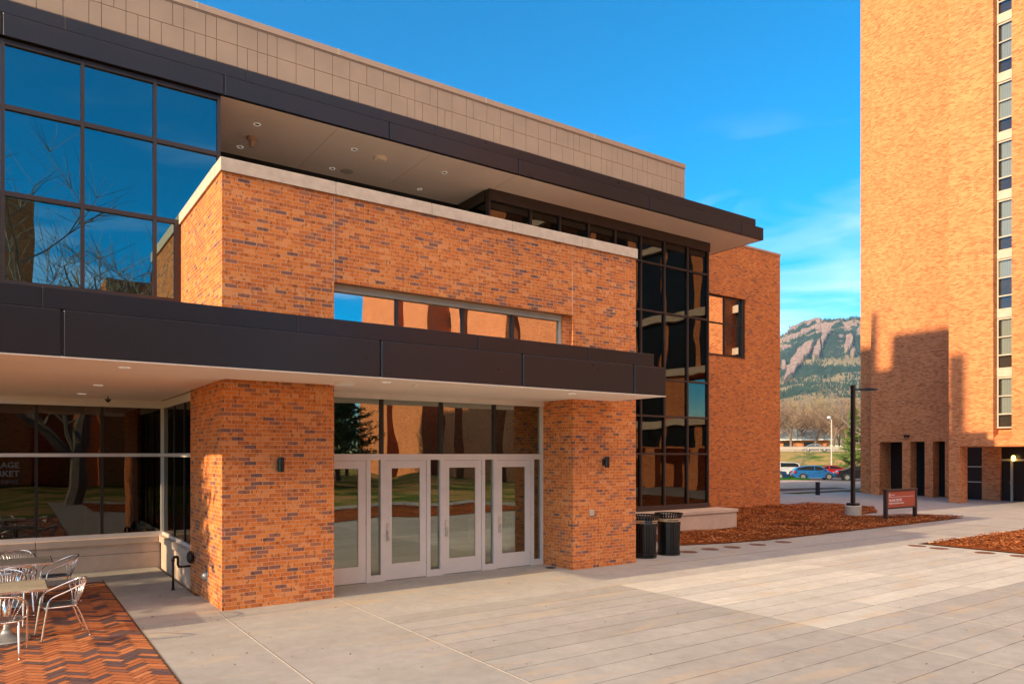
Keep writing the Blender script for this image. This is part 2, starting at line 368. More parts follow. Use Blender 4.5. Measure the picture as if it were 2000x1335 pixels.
def plaza():
    b = MB(); tones = []; gro = []
    def slab(x0, x1, y0, y1, t, g=0., z=0.):
        b.poly([(x0,y0,z),(x1,y0,z),(x1,y1,z),(x0,y1,z)]); tones.append(t); gro.append(g)
    rng = random.Random(5)
    def strip(x0, x1, ys, t, g, sp=.0):
        for a, c in zip(ys, ys[1:]): slab(x0, x1, a, c, t + rng.uniform(-sp, sp), g)
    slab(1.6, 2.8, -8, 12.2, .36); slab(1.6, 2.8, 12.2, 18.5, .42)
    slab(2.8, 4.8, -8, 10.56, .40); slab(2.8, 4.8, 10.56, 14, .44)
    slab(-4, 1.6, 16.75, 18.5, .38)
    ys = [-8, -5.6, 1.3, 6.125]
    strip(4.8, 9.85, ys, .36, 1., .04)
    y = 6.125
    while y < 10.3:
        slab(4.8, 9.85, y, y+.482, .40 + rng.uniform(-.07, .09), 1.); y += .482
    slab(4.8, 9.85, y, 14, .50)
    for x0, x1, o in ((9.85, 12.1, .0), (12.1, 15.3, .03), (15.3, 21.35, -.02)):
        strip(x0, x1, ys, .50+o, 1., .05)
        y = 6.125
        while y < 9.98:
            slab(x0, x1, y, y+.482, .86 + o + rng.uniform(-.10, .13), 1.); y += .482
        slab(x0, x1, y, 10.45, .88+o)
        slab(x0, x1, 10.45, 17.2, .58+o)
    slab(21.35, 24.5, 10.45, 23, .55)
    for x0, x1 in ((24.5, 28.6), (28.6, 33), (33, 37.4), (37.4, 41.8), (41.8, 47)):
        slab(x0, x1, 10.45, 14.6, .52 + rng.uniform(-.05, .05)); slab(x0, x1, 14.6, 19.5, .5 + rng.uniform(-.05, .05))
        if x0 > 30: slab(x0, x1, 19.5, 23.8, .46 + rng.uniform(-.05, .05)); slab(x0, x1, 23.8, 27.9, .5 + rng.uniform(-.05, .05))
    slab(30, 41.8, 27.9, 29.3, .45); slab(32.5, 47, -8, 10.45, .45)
    o = b.build('plaza_paving', M['concrete']); attr_faces(o, 'tone', tones); attr_faces(o, 'groove', gro)
    tag(o, kind='structure')
    j = MB()
    for x in (2.8, 4.8):
        j.box(x-.008, x+.008, -8, 12.4 if x < 4 else 12.4, .001, .004)
    for x in (9.85, 12.1, 15.3): j.box(x-.004, x+.004, -8, 10.4, .001, .003)
    tag(j.build('paving_joints', M['seal']), kind='structure')
    j = MB()
    for x in (2.8, 4.8): j.box(x+.008, x+.016, -8, 12.4, .001, .003)
    j.box(1.595, 1.607, -8, 17.0, .001, .005)
    for x in (24.5, 28.6, 33, 37.4): j.box(x-.006, x+.006, 10.5, 13.4, .001, .003)
    j.box(12, 29, 11.9, 11.91, .001, .003)
    tag(j.build('paving_grooves', M['panel_joint']), kind='structure')
plaza()

def herringbone():
    b = MB(); tones = []; rng = random.Random(11); L, Wd, g = .288, .096, .0055
    c45, s45 = math.cos(R(45)), math.sin(R(45))
    b.box(-4.2, 1.6, 2.0, 16.75, -.04, -.006)
    base_faces = len(b.bm.faces)
    def add(u0, v0, du, dv):
        cx, cy = u0+du/2, v0+dv/2
        x, y = cx*c45 - cy*s45, cx*s45 + cy*c45
        if not (-4.1 < x < 1.75 and 3.0 < y < 16.9): return
        q = [(u0+g,v0+g),(u0+du-g,v0+g),(u0+du-g,v0+dv-g),(u0+g,v0+dv-g)]
        z = rng.uniform(-.0012, .0012)
        b.poly([(a*c45-d*s45, a*s45+d*c45, z) for a, d in q])
    for i in range(-40, 180):
        for k in range(-50, 50):
            add((i+6*k)*Wd, i*Wd, 3*Wd, Wd); add((i+5+6*k)*Wd, i*Wd, Wd, 3*Wd)
    bmesh.ops.bisect_plane(b.bm, geom=b.bm.verts[:]+b.bm.edges[:]+b.bm.faces[:], plane_co=(1.585,0,0), plane_no=(1,0,0), clear_outer=True)
    bmesh.ops.bisect_plane(b.bm, geom=b.bm.verts[:]+b.bm.edges[:]+b.bm.faces[:], plane_co=(0,16.74,0), plane_no=(0,1,0), clear_outer=True)
    o = b.build('brick_paving', M['paver'])
    attr_faces(o, 'tone', [rng.random() if p.area < .04 else .02 for p in o.data.polygons])
    tag(o, kind='structure')
herringbone()

def mulch_bed(name, poly, nchips, seed, label, zb=.02):
    rng = random.Random(seed); b = MB()
    from mathutils.geometry import tessellate_polygon
    # gently mounded base
    xs = [p[0] for p in poly]; ys = [p[1] for p in poly]
    def inside(x, y):
        r = False
        for (x1,y1),(x2,y2) in zip(poly, poly[1:]+poly[:1]):
            if (y1 > y) != (y2 > y) and x < (x2-x1)*(y-y1)/(y2-y1)+x1: r = not r
        return r
    b.poly([(x,y,zb) for x,y in poly]); tones = [.3]
    k = 0
    while k < nchips:
        x, y = rng.uniform(min(xs), max(xs)), rng.uniform(min(ys), max(ys))
        if not inside(x, y): continue
        k += 1
        l, w = rng.uniform(.015, .05), rng.uniform(.006, .014); a = rng.uniform(0, 6.283); t = rng.uniform(-.7, .7); z = zb + rng.uniform(.008, .03) + .025*(1+math.sin(x*2.1+1.3*math.sin(y*1.7)))
        dx = Vector((math.cos(a), math.sin(a), t*.6))*l; dy = Vector((-math.sin(a), math.cos(a), rng.uniform(-.6,.6)))*w; c = Vector((x,y,z))
        b.poly([c-dx-dy, c+dx-dy*.7, c+dx+dy, c-dx+dy]); tones.append(rng.random())
    o = b.build(name, M['chips']); attr_faces(o, 'tone', tones)
    return tag(o, label, 'mulch', kind='stuff')
bedA = [(15.55,14.0),(17.0,13.6),(18.6,13.4),(21.4,13.42),(26,13.5),(31.6,13.62),(31.4,15.2),(29.3,15.9),(29.25,16.9),(31.3,17.0),(34.6,19.0),(34.2,22.2),(15.55,22.2)]
mulch_bed('mulch_bed', bedA, 75000, 1, 'red brown wood mulch along the glass wall, around the lamp post and sign')
bedB = [(21.4,10.28),(32.4,10.28),(32.4,-3),(21.4,-3)]
mulch_bed('mulch_bed', bedB, 42000, 2, 'red brown wood mulch in the bed at right edge beyond the sunny paving')
bedC = [(3,.4),(20,.4),(20,-5.5),(3,-5.5)]
mulch_bed('mulch_bed', bedC, 5000, 3, 'red brown wood mulch behind the viewpoint, mirrored in the doors')
b = MB(); b.box(22.0, 32.5, 10.29, 10.44, -.05, .03)
tag(b.build('bed_kerb', M['footing']), kind='structure')

b = MB(); rng = random.Random(77)
for k in range(900):
    x, y = (rng.uniform(2.9, 24), rng.uniform(3.5, 13.2)) if k < 260 else ((rng.uniform(15, 31), 13.45 - abs(rng.gauss(0, .16))) if k < 760 else (rng.uniform(-1, 2.8), rng.uniform(9, 18)))
    a = rng.uniform(0, 6.28); s = rng.uniform(.008, .022); w = Vector((math.cos(a), math.sin(a), rng.uniform(0,.5)))*s; v = Vector((-math.sin(a), math.cos(a), rng.uniform(0,.4)))*s*.6; c = Vector((x, y, .006))
    b.poly([c-w, c-v*.8, c+w, c+v])
M['leaf'] = plain('leaf', (.13,.07,.035), .9, 0, .5, 40)
tag(b.build('leaf_litter', M['leaf']), 'tiny dry leaves and chips scattered over the paving', 'leaf litter', kind='stuff')
# ================================================================== VILLAGE CENTER
YF, YC, YW, YG, YP, YV = 12.42, 10.78, 15.86, 17.10, 17.90, 22.2
vc = empty('dining_hall_building', (8, 16, 0), 'orange brick dining hall with dark metal canopies, glass walls and tan parapet', 'building')
def islands(bm):
    seen, out = set(), []
    for v in bm.verts:
        if v in seen: continue
        st, comp = [v], []
        seen.add(v)
        while st:
            q = st.pop(); comp.append(q)
            for e in q.link_edges:
                w = e.other_vert(q)
                if w not in seen: seen.add(w); st.append(w)
        out.append(comp)
    return out
def parts(name, mb, mat, parent=vc):
    # every loose piece becomes a part of its own
    for comp in islands(mb.bm):
        m2 = MB(); mp_ = {v: m2.bm.verts.new(v.co) for v in comp}
        for f in {f for v in comp for f in v.link_faces}: m2.bm.faces.new([mp_[v] for v in f.verts])
        part(name, m2, mat, parent)
    mb.bm.free()
def part(name, mb, mat, parent=vc, smooth=False, label=None):
    o = mb.build(name, M[mat] if isinstance(mat, str) else mat, parent, smooth)
    if label: o['label'] = label
    return o
# --- brick entrance block
b = MB()
b.box(2.88, 4.78, YF, 14.9, -.1, 7.16)
b.box(10.27, 12.19, YF, 14.2, -.1, 7.16)
b.box(4.78, 10.27, YF, YF+.33, 5.62, 7.16)
b.box(4.78, 10.27, YF, YF+.33, 3.9, 4.70)
b.box(2.88, 3.2, 14.9, 18.7, 4.0, 7.16)
b.box(11.9, 12.19, 14.2, 17.0, -.1, 7.16)
part('brick_wall', b, 'brick')
b = MB()
b.box(4.778, 4.788, YF-.004, YF+.01, 5.62, 7.15); b.box(10.258, 10.268, YF-.004, YF+.01, 5.62, 7.15)
b.box(4.775, 4.793, YF-.004, YF+.01, 4.7, 4.75)
parts('control_joint', b, plain('brick_seal', (.50,.34,.25), .8))
b = MB()
cx = [2.84, 4.803, 6.73, 8.62, 10.52, 12.23]
for a, c in zip(cx, cx[1:]): b.bbox(a+.006, c-.006, YF-.04, YF+.36, 7.165, 7.385, .008)
for a, c in ((YF+.372, 14.6),(14.612, 18.7)): b.bbox(2.84, 3.24, a, c, 7.165, 7.385, .008)
b.bbox(11.84, 12.23, YF+.372, 17.0, 7.165, 7.385, .008)
part('coping', b, 'coping')
b = MB()
for x in cx[1:-1]: b.box(x-.006, x+.006, YF-.034, YF+.3, 7.17, 7.378)
parts('coping_joint', b, 'seal')
part('flat_roof', MB().box(3.2, 11.9, YF+.33, 18.75, 6.85, 7.0), 'roofing')
# --- strip window in the block
b = MB(); y0, y1 = YF+.16, YF+.26
b.box(4.781, 10.05, y0-.03, y1, 5.49, 5.615); b.box(10.0, 10.06, y0-.01, y1, 4.7, 5.489); b.box(4.781, 10.0, y0-.01, y1, 4.66, 4.72)
sw = part('strip_window', b, 'spandrel')
b = MB()
for x in (6.09, 7.55, 8.77): b.box(x-.025, x+.025, y0-.004, y1-.002, 4.72, 5.488)
parts('window_mullion', b, 'mullion', sw)
part('window_pane', MB().box(4.785, 10.0, y0+.04, y0+.05, 4.72, 5.488), 'glass_strip', sw)
b = MB(); b.box(10.06, 10.268, YF+.10, YF+.34, 4.7, 5.615)
part('window_reveal', b, 'brick', sw)
b = MB(); b.box(4.5, 10.6, 18.2, 18.25, 4.0, 6.8)
part('interior_wall', b, 'room')
b = MB(); b.box(3.3, 11.8, 12.9, 18.2, 5.62, 5.66)
part('interior_ceiling', b, 'room_ceiling')
part('interior_floor', MB().box(3.3, 11.8, 12.9, 18.2, 4.42, 4.5), 'room_floor')
# --- lower canopy
CX0, CX1 = -.5, 11.48
b = MB()
jx = [CX0, .578, 4.931, 7.731, 10.54, CX1]
for a, c in zip(jx, jx[1:]): b.bbox(a+.012, c-.012, YC, YC+.06, 3.79, 4.38, .012)
b.box(CX1-.06, CX1-.008, YC+.061, 12.3, 3.79, 4.385)
b.box(CX0+.008, CX0+.06, YC+.061, YF-.3, 3.79, 4.385)
can = part('lower_canopy', b, 'bronze')
b = MB(); lx = [CX0, .373, 3.694, 6.989, 9.641, CX1]
for a, c in zip(lx, lx[1:]): b.bbox(a+.004, c-.004, YC+.36, YC+.42, 4.392, 4.71, .005)
b.box(CX0, CX1, YC+.01, YC+.42, 4.386, 4.391)
b.box(CX1-.05, CX1-.004, YC+.421, 12.4, 4.392, 4.71)
part('upstand', b, 'bronze', can)
b = MB(); b.box(CX0+.01, CX1-.012, YC+.03, 12.3, 3.80, 4.37); b.box(CX0+.05, CX1-.06, YC+.42, 18.6, 4.37, 4.42)
b.box(3.0,11.4,12.3,13.5,3.83,4.37); b.box(CX0+.05, 3.0, 12.3, 18.5, 3.83, 4.37)
part('canopy_core', b, 'bronze_dark', can)
b = MB(); b.box(CX0+.01, CX1-.01, YC+.005, 12.3, 3.772, 3.789); b.box(CX0+.01, 2.9, 12.3, 18.4, 3.772, 3.789)
b.box(4.7, 10.3, 12.3, 13.5, 3.772, 3.789); b.box(10.3, 11.47, 12.3, 12.5, 3.772, 3.789)
part('soffit', b, 'soffit', can)
def downlight(x, y, z, par, r=.062):
    b = MB(); b.lathe([(r+.018,0),(r+.018,-.008),(r,-.008),(r*.92,.0)], 20, (x,y,z), False)
    d = part('downlight', b, M['lamp_trim'], par)
    part('reflector', MB().lathe([(.001,-.001),(r*.90,-.002)], 18, (x,y,z), False), 'steel', d)
    part('lens', MB().lathe([(.001,-.003),(r*.45,-.003)], 12, (x+r*.3,y,z), False), 'black', d)
    return d
m, n, bs, out = new_mat('lamp_trim'); inp(bs, Base_Color=(.85,.8,.74,1), Roughness=.35)
bs.inputs['Emission Color'].default_value = (1,.9,.75,1); bs.inputs['Emission Strength'].default_value = .10; M['lamp_trim'] = m
for x, y in ((1.357,11.484),(1.326,14.68),(1.243,16.95),(5.266,11.29),(9.337,11.32)): downlight(x, y, 3.771, can)
part('speaker', MB().lathe([(.16,0),(.16,-.05),(.13,-.065),(.001,-.065)], 20, (4.684,11.69,3.771), False), 'white', can)
part('smoke_detector', MB().lathe([(.055,0),(.05,-.04),(.001,-.045)], 14, (5.868,11.41,3.771), False), 'white', can)
part('sprinkler', MB().lathe([(.06,-.06),(.05,-.085),(.02,-.13),(.001,-.13)], 12, (1.747,17.37,3.771), False).tube([(1.747,17.37,3.771),(1.747,17.37,3.70)], .012), 'bronze', can)
part('sprinkler', MB().tube([(2.2,14.6,3.771),(2.2,14.6,3.715)], .01).lathe([(.022,-.055),(.022,-.062),(.001,-.062)], 10, (2.2,14.6,3.771), False), 'steel', can)
# --- alcove glazing and low wall
b = MB()
b.box(-4, 2.96, 18.26, 18.40, 3.60, 3.77); b.box(-4, 2.96, 18.26, 18.40, .715, .80); b.box(-4, 2.93, 18.25, 18.38, 2.50, 2.575)
b.box(2.93, 3.03, 14.9, 18.27, 3.60, 3.77); b.box(2.93, 3.03, 14.9, 18.27, .715, .79); b.box(2.92, 3.02, 14.9, 18.25, 2.50, 2.575)
b.box(2.90, 2.965, 18.24, 18.30, .80, 3.6)
aw = part('alcove_window_wall', b, 'door_metal')
b = MB()
for x in (-1.9, -.7, .513, 1.721): b.box(x-.028, x+.028, 18.262, 18.36, .8, 3.6)
for y in (17.0, 15.9): b.box(2.95, 3.03, y-.025, y+.025, .79, 3.6)
parts('window_mullion', b, 'black', aw)
b = MB(); b.box(-4, 2.93, 18.30, 18.31, .8, 3.6); b.box(2.97, 2.98, 14.9, 18.25, .79, 3.6)
part('window_pane', b, 'glass_dark', aw)
b = MB(); b.box(-4, 2.87, 18.20, 18.45, -.1, .56); b.box(2.885, 3.1, 14.9, 18.2, -.1, .56)
lw = part('low_wall', b, 'precast')
b = MB(); b.bbox(-4, .49, 18.12, 18.50, .575, .714, .008); b.bbox(.50, 2.83, 18.12, 18.5, .575, .714, .008); b.bbox(2.84, 3.15, 14.91, 18.5, .575, .714, .008)
b.box(-4, 2.85, 18.16, 18.3, .56, .575); b.box(2.86, 3.0, 14.95, 18.2, .56, .575)
part('low_wall_coping', b, 'precast', lw)
b = MB(); b.box(-4, 2.87, 18.194, 18.199, .35, .357); b.box(.493, .499, 18.19, 18.199, 0, .56); part('wall_joint', b, 'panel_joint', lw)
gm = plain('glass_lettering', (.08,.08,.078), .7)
for k, (t, z, s) in enumerate((('VILLAGE', 2.275, .165), ('MARKET', 2.10, .165))):
    text_mesh('window_lettering', t, s, gm, aw, (.215, 18.285, z), (R(90), 0, 0), .001, 'RIGHT', .004)
gm2 = plain('glass_lettering_dim', (.025,.025,.025), .7)
text_mesh('window_lettering', 'DINING', .11, gm2, aw, (.20, 18.285, 1.95), (R(90), 0, 0), .001, 'RIGHT', .002)
# rooms behind the ground-floor glass
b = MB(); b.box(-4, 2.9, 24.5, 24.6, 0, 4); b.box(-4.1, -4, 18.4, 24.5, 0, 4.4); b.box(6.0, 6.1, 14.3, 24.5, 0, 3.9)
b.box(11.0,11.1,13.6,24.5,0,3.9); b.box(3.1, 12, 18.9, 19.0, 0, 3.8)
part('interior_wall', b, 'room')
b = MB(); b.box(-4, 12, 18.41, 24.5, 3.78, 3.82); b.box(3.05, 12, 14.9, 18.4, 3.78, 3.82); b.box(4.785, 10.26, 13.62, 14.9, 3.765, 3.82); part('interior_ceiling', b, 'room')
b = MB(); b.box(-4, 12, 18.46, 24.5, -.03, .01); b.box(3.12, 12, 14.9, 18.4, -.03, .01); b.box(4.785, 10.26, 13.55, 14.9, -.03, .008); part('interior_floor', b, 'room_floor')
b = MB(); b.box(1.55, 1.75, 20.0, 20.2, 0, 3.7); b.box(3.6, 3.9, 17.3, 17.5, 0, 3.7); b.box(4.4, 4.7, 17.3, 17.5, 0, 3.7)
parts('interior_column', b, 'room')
# --- entrance doors
YD = 13.5
b = MB()
b.box(4.785, 10.305, YD, YD+.13, 2.485, 2.56)           # transom bar
b.box(4.785, 10.305, YD-.03, YD+.13, 3.66, 3.77)
b.box(10.21, 10.268, YD-.003, YD+.13, 0, 2.484); b.box(10.21, 10.268, YD-.003, YD+.13, 2.561, 3.659)
for x0, x1 in ((5.865,5.955),(6.175,6.27),(7.215,7.30),(7.535,7.625),(8.575,8.66),(8.885,8.975),(9.915,10.005)):
    b.box(x0, x1, YD-.002, YD+.12, 0, 2.484)
for x0, x1 in ((5.955,6.175),(7.30,7.535),(8.66,8.885),(10.005,10.21)):
    b.box(x0, x1, YD, YD+.12, 0, .13); b.box(x0, x1, YD+.001, YD+.12, 2.44, 2.484)
for x0, x1 in ((4.785,5.865),(6.27,7.215),(7.625,8.575),(8.975,9.915)): b.box(x0, x1, YD+.001, YD+.12, 2.43, 2.484)
ew = part('entrance_frame', b, 'door_metal')
b = MB()
for x in (6.21, 7.58, 8.93): b.box(x-.035, x+.035, YD+.02, YD+.12, 2.561, 3.659)
parts('transom_mullion', b, 'bronze_dark', ew)
b = MB(); b.box(4.785, 10.21, YD+.06, YD+.07, 2.561, 3.659)
for x0, x1 in ((5.955,6.175),(7.30,7.535),(8.66,8.885),(10.005,10.21)): b.box(x0, x1, YD+.055, YD+.065, .13, 2.44)
part('window_pane', b, 'glass_entry', ew)
def door(x0, x1, gx0, gx1, hx, seed):
    b = MB(); z1 = 2.425; y0, y1 = YD+.015, YD+.06
    x0 += .004; x1 -= .004
    b.box(x0, gx0, y0, y1, .012, z1); b.box(gx1, x1, y0, y1, .012, z1)
    b.box(gx0, gx1, y0+.001, y1, .012, .335); b.box(gx0, gx1, y0+.001, y1, 2.27, z1)
    d = part('door', b, 'door_metal')
    part('door_pane', MB().box(gx0, gx1, y0+.018, y0+.026, .335, 2.27), 'glass_entry', d)
    b = MB(); b.box(hx-.028, hx+.028, y0-.012, y0-.001, .80, 1.17); b.box(hx-.02, hx+.02, y0-.055, y0-.013, .97, .99); b.box(hx-.02, hx+.02, y0-.055, y0-.013, .83, .85)
    b.tube([(hx, y0-.055, .81),(hx, y0-.055, 1.01)], .012)
    part('door_handle', b, 'steel', d)
    for k in (.3, 1.2, 2.15): part('hinge', MB().tube([(x1+.004, y0-.01, k-.05),(x1+.004, y0-.01, k+.05)], .01), 'steel', d)
door(4.95, 5.865, 5.08, 5.70, 5.02, 1); door(6.27, 7.215, 6.42, 7.06, 6.33, 2); door(7.625, 8.575, 7.76, 8.42, 7.69, 3); door(8.975, 9.915, 9.12, 9.76, 9.05, 4)
part('door_stop_panel', MB().box(4.785, 4.95, YD+.01, YD+.12, 0, 2.43), 'door_metal', ew)
b = MB(); b.bbox(9.55, 10.95, 15.2, 15.7, .15, .92, .01); b.box(9.56,10.94,15.22,15.69,.0,.15)
cab = part('heater_cabinet', b, 'cabinet')
b = MB()
for zz in (.70, .30):
    for k in range(12): b.box(9.98+k*.05, 10.0+k*.05, 15.195, 15.199, zz, zz+.12)
b.box(9.83, 9.84, 15.196, 15.2, .15, .9)
part('grille', b, 'black', cab)
# --- upper windows at left
b = MB(); zb, zt = 5.62, 9.97
xs = [-3.77, -2.53, -1.295, -.06, 1.171, 2.405, 3.605]
for z in (zb, 7.205, 8.75, zt-.06): b.box(-4, 3.64 if z > 7.3 else 2.87, YW-.05, YW+.10, z-.035, z+.05)
uw = part('upper_window_wall', b, 'mullion')
b = MB()
for x in xs: b.box(x-.032, x+.032, YW-.056, YW+.10, zb+.05 if x < 3 else 7.2, zt-.02)
b.box(2.76, 2.875, YW-.054, YW+.1, zb+.05, 7.17)
parts('window_mullion', b, 'mullion', uw)
b = MB(); b.box(-4, 2.87, YW, YW+.01, zb+.05, 7.4); b.box(-4, 3.6, YW, YW+.01, 7.4, zt-.05)
part('window_pane', b, 'glass_blue', uw)
part('window_base', MB().box(-4, 2.87, YW-.03, YW+.2, 4.42, zb-.036), 'bronze_dark', uw)
b = MB(); b.box(-4, 3.5, 21, 21.1, 4.4, 10); b.box(-4.1, -4.0, 15.9, 21, 4.4, 10); b.box(3.52, 3.6, YW+.11, 21, 7.4, 9.96)
part('interior_wall', b, 'room')
part('interior_floor', MB().box(-4, 3.5, 16.1, 21, 4.45, 5.0), 'room_floor')
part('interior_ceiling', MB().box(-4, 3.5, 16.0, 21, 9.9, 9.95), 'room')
# --- recess behind the block roof
b = MB(); b.box(3.61, 11.1, 18.72, 18.8, 7.0, 9.97)
part('recess_wall', b, 'black')
# --- curtain wall
b = MB(); XA, XB = 11.05, 20.28
for z, h in ((8.85,.03),(7.27,.03),(5.05,.03),(3.82,.03),(2.57,.03)): b.box(XA+.03, XB, YG-.06, YG+.09, z-h, z+h)
b.box(XA, XB+.03, YG-.09, YG+.1, 9.66, 9.968); b.box(XA+.03, XB+.02, YG-.08, YG+.1, .70, .86)
b.box(XA-.04, XA+.1, YG+.101, 18.7, 9.66, 9.968); b.box(XA-.03, XA+.09, YG+.09, 18.7, 8.82, 8.88)
cw = part('curtain_wall', b, 'mullion')
b = MB()
for x in (XA+.03,12.52,13.605,14.734,15.844,16.972,18.067,19.195,XB-.03): b.box(x-.032, x+.032, YG-.066, YG+.09, .861, 9.659)
parts('window_mullion', b, 'mullion', cw)
b = MB(); b.box(XA+.03, XB-.03, YG, YG+.01, .861, 9.66); b.box(XA+.02, XA+.03, YG+.1, 18.7, 7.0, 9.66)
part('window_pane', b, 'glass_dark', cw)
part('return_wall', MB().box(XB-.02, XB+.06, YG+.1, 22.3, 0, 9.96), 'bronze_dark', cw)
b = MB(); b.box(11.2, 20.3, 21.5, 21.6, 0, 10); b.box(14.5, 15.2, 18.5, 19.2, 0, 9.9); b.box(18.2, 18.9, 18.6, 19.3, 0, 9.9)
part('interior_wall', b, 'room')
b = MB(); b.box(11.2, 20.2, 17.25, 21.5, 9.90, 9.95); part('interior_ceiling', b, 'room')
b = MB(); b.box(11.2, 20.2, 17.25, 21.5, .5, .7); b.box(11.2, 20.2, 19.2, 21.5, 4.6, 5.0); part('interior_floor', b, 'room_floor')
# --- bench under the curtain wall
b = MB(); b.bbox(12.25, 20.66, 16.15, 17.2, .05, .575, .01)
bn = part('bench', b, 'precast', label='pink tan precast bench ledge under the tall glass wall')
part('bench_top', MB().bbox(12.25, 20.70, 16.11, 17.02, .585, .69, .01), 'precast', bn)
# --- upper canopy
UX0, UX1, UY = -4.0, 21.56, 15.72
b = MB(); jx = [UX0, -.068, 3.689, 7.413, 11.14, 16.012, 20.374, UX1]
for a, c in zip(jx, jx[1:]): b.bbox(a+.010, c-.010, UY, UY+.06, 9.98, 10.38, .012)
b.box(UX1-.06, UX1-.005, UY+.061, 22.2, 9.98, 10.385)
uc = part('upper_canopy', b, 'bronze')
b = MB(); lx = [UX0, .9, 4.2, 8.8, 13.2, 17.6, UX1]
for a, c in zip(lx, lx[1:]): b.bbox(a+.002, c-.002, UY+.33, UY+.39, 10.39, 10.785, .005)
b.box(UX0, UX1, UY+.01, UY+.39, 10.385, 10.389); b.box(UX1-.05, UX1-.002, UY+.391, 22.2, 10.39, 10.785)
part('upstand', b, 'bronze', uc)
part('canopy_core', MB().box(UX0+.01, UX1-.02, UY+.03, 22.15, 9.99, 10.37), 'bronze_dark', uc)
b = MB(); sx_ = [3.64, 6.2, 8.63, 11.165, UX1-.07]
for a, c in zip(sx_, sx_[1:]): b.box(a+.005, c-.005, UY+.10, 22.1 if c > 20 else 18.71, 9.972, 9.985)
part('soffit', b, 'soffit', uc)
b = MB(); b.box(3.64, UX1-.01, UY+.004, UY+.099, 9.975, 9.985); b.box(UX1-.07, UX1-.01, UY+.1, 22.1, 9.975, 9.985)
part('soffit_trim', b, 'black', uc)
for x, y in ((4.626,16.71),(4.63,18.17),(6.95,16.73),(6.944,18.17),(9.47,16.75),(9.5,18.2)): downlight(x, y, 9.971, uc, .06)
part('camera_dome', MB().lathe([(.12,0),(.12,-.05),(.07,-.08),(.07,-.16),(.04,-.22),(.001,-.23)], 16, (4.722,17.48,9.971), False), 'panel', uc)
part('speaker', MB().lathe([(.17,0),(.17,-.06),(.13,-.09),(.001,-.09)], 20, (7.681,16.82,9.971), False), 'soffit', uc)
part('speaker', MB().lathe([(.17,0),(.17,-.004),(.001,-.004)], 20, (7.328,18.15,9.971), False), 'spandrel', uc)
# --- tan parapet
b = MB(); rng = random.Random(21)
PX1 = 20.0
rows = [(10.7,11.2),(11.212,11.735),(11.747,12.245),(12.257,12.765)]
for z0, z1 in rows:
    x = PX1
    while x > -4:
        w = rng.choice((.235,.235,.47,.47,.47))
        b.box(max(-4, x-w+.011), x, YP, YP+.04, z0, z1); x -= w
pr = part('parapet', b, 'panel')
part('parapet_backing', MB().box(-4, PX1-.002, YP+.018, YP+.2, 10.6, 12.8), 'panel_joint', pr)
part('parapet_side', MB().box(PX1-.03, PX1+.004, YP+.21, 21.8, 10.6, 12.80), 'panel', pr)
b = MB(); px = [-4, .9, 3.6, 7.0, 11.5, 15.7, PX1+.03]
for a, c in zip(px, px[1:]): b.bbox(a+.006, c-.006, YP-.03, YP+.3, 12.80, 12.955, .01)
b.box(-4, PX1+.01, YP-.01, YP+.2, 12.77, 12.80)
part('parapet_cap', b, 'parapet_cap', pr)
b = MB()
for x in px[1:-1]: b.box(x-.02, x+.02, YP-.034, YP+.3, 12.802, 12.96)
parts('cap_joint', b, 'spandrel', pr)
part('roof', MB().box(-4, 20, YP+.2, 40, 10.8, 12.3), 'roofing')
part('rear_wall', MB().box(-4, 20.2, 24.7, 40, 0, 10.8), 'wing_brick')
# --- brick wing at right
b = MB(); WX1 = 31.75
b.box(20.35, 26.35, YV, YV+.4, -.1, 12.45); b.box(29.03, WX1, YV, 40, -.1, 12.45)
b.box(26.35, 29.03, YV, YV+.4, 9.96, 12.45); b.box(26.35, 29.03, YV, YV+.4, -.1, 7.15)
b.box(20.35, 20.6, YV+.4, 40, 9.9, 12.45)
part('wing_wall', b, 'wing_brick')
part('wing_coping', MB().bbox(20.32, WX1+.03, YV-.03, 40, 12.452, 12.56, .01), 'parapet_cap')
b = MB(); b.box(26.36, 29.02, YV+.12, YV+.2, 9.88, 9.955); b.box(26.36, 29.02, YV+.12, YV+.2, 7.155, 7.23); b.box(26.36, 29.02, YV+.121, YV+.2, 8.63, 8.70)
for x in (26.42, 27.66, 28.9): b.box(x-.045, x+.045, YV+.117, YV+.2, 7.231, 9.879)
b.box(28.85, 29.025, YV+.05, YV+.2, 7.157, 9.955)
ww = part('wing_window', b, 'bronze_dark')
part('window_pane', MB().box(26.37, 29.0, YV+.16, YV+.17, 7.23, 9.88), 'glass_wing', ww)
part('interior_wall', MB().box(26.3, 29.1, YV+.9, YV+1, 7, 10), 'room')
part('window_sill', MB().box(26.36, 29.02, YV-.02, YV+.12, 7.12, 7.152), 'mullion', ww)
# ================================================================== BRICK TOWER AT RIGHT
tw = empty('residence_tower', (48, 12, 0), 'tall orange brick residence tower standing at the right edge', 'building')
def tpart(n, b, m, par=tw, **k): return part(n, b, m, par, **k)
TM, TP, TH = 45.2, 41.0, 41.0
YR = -23.0                                  # southern end, out of the frame
b = MB()
# main face with a ground floor opening between two piers
b.box(TM, 62, 18.6, 24.98, 3.33, TH); b.box(TM, 46.9, 24.42, 24.98, -.1, 3.33); b.box(TM, 46.9, 18.6, 20.53, -.1, 3.33)
b.box(TM, TM+.75, 22.52, 23.01, -.1, 3.33); b.box(TM, TM+.75, 21.21, 21.68, -.1, 3.33)
b.box(46.5, 62, 24.981, 26.4, -.1, TH)
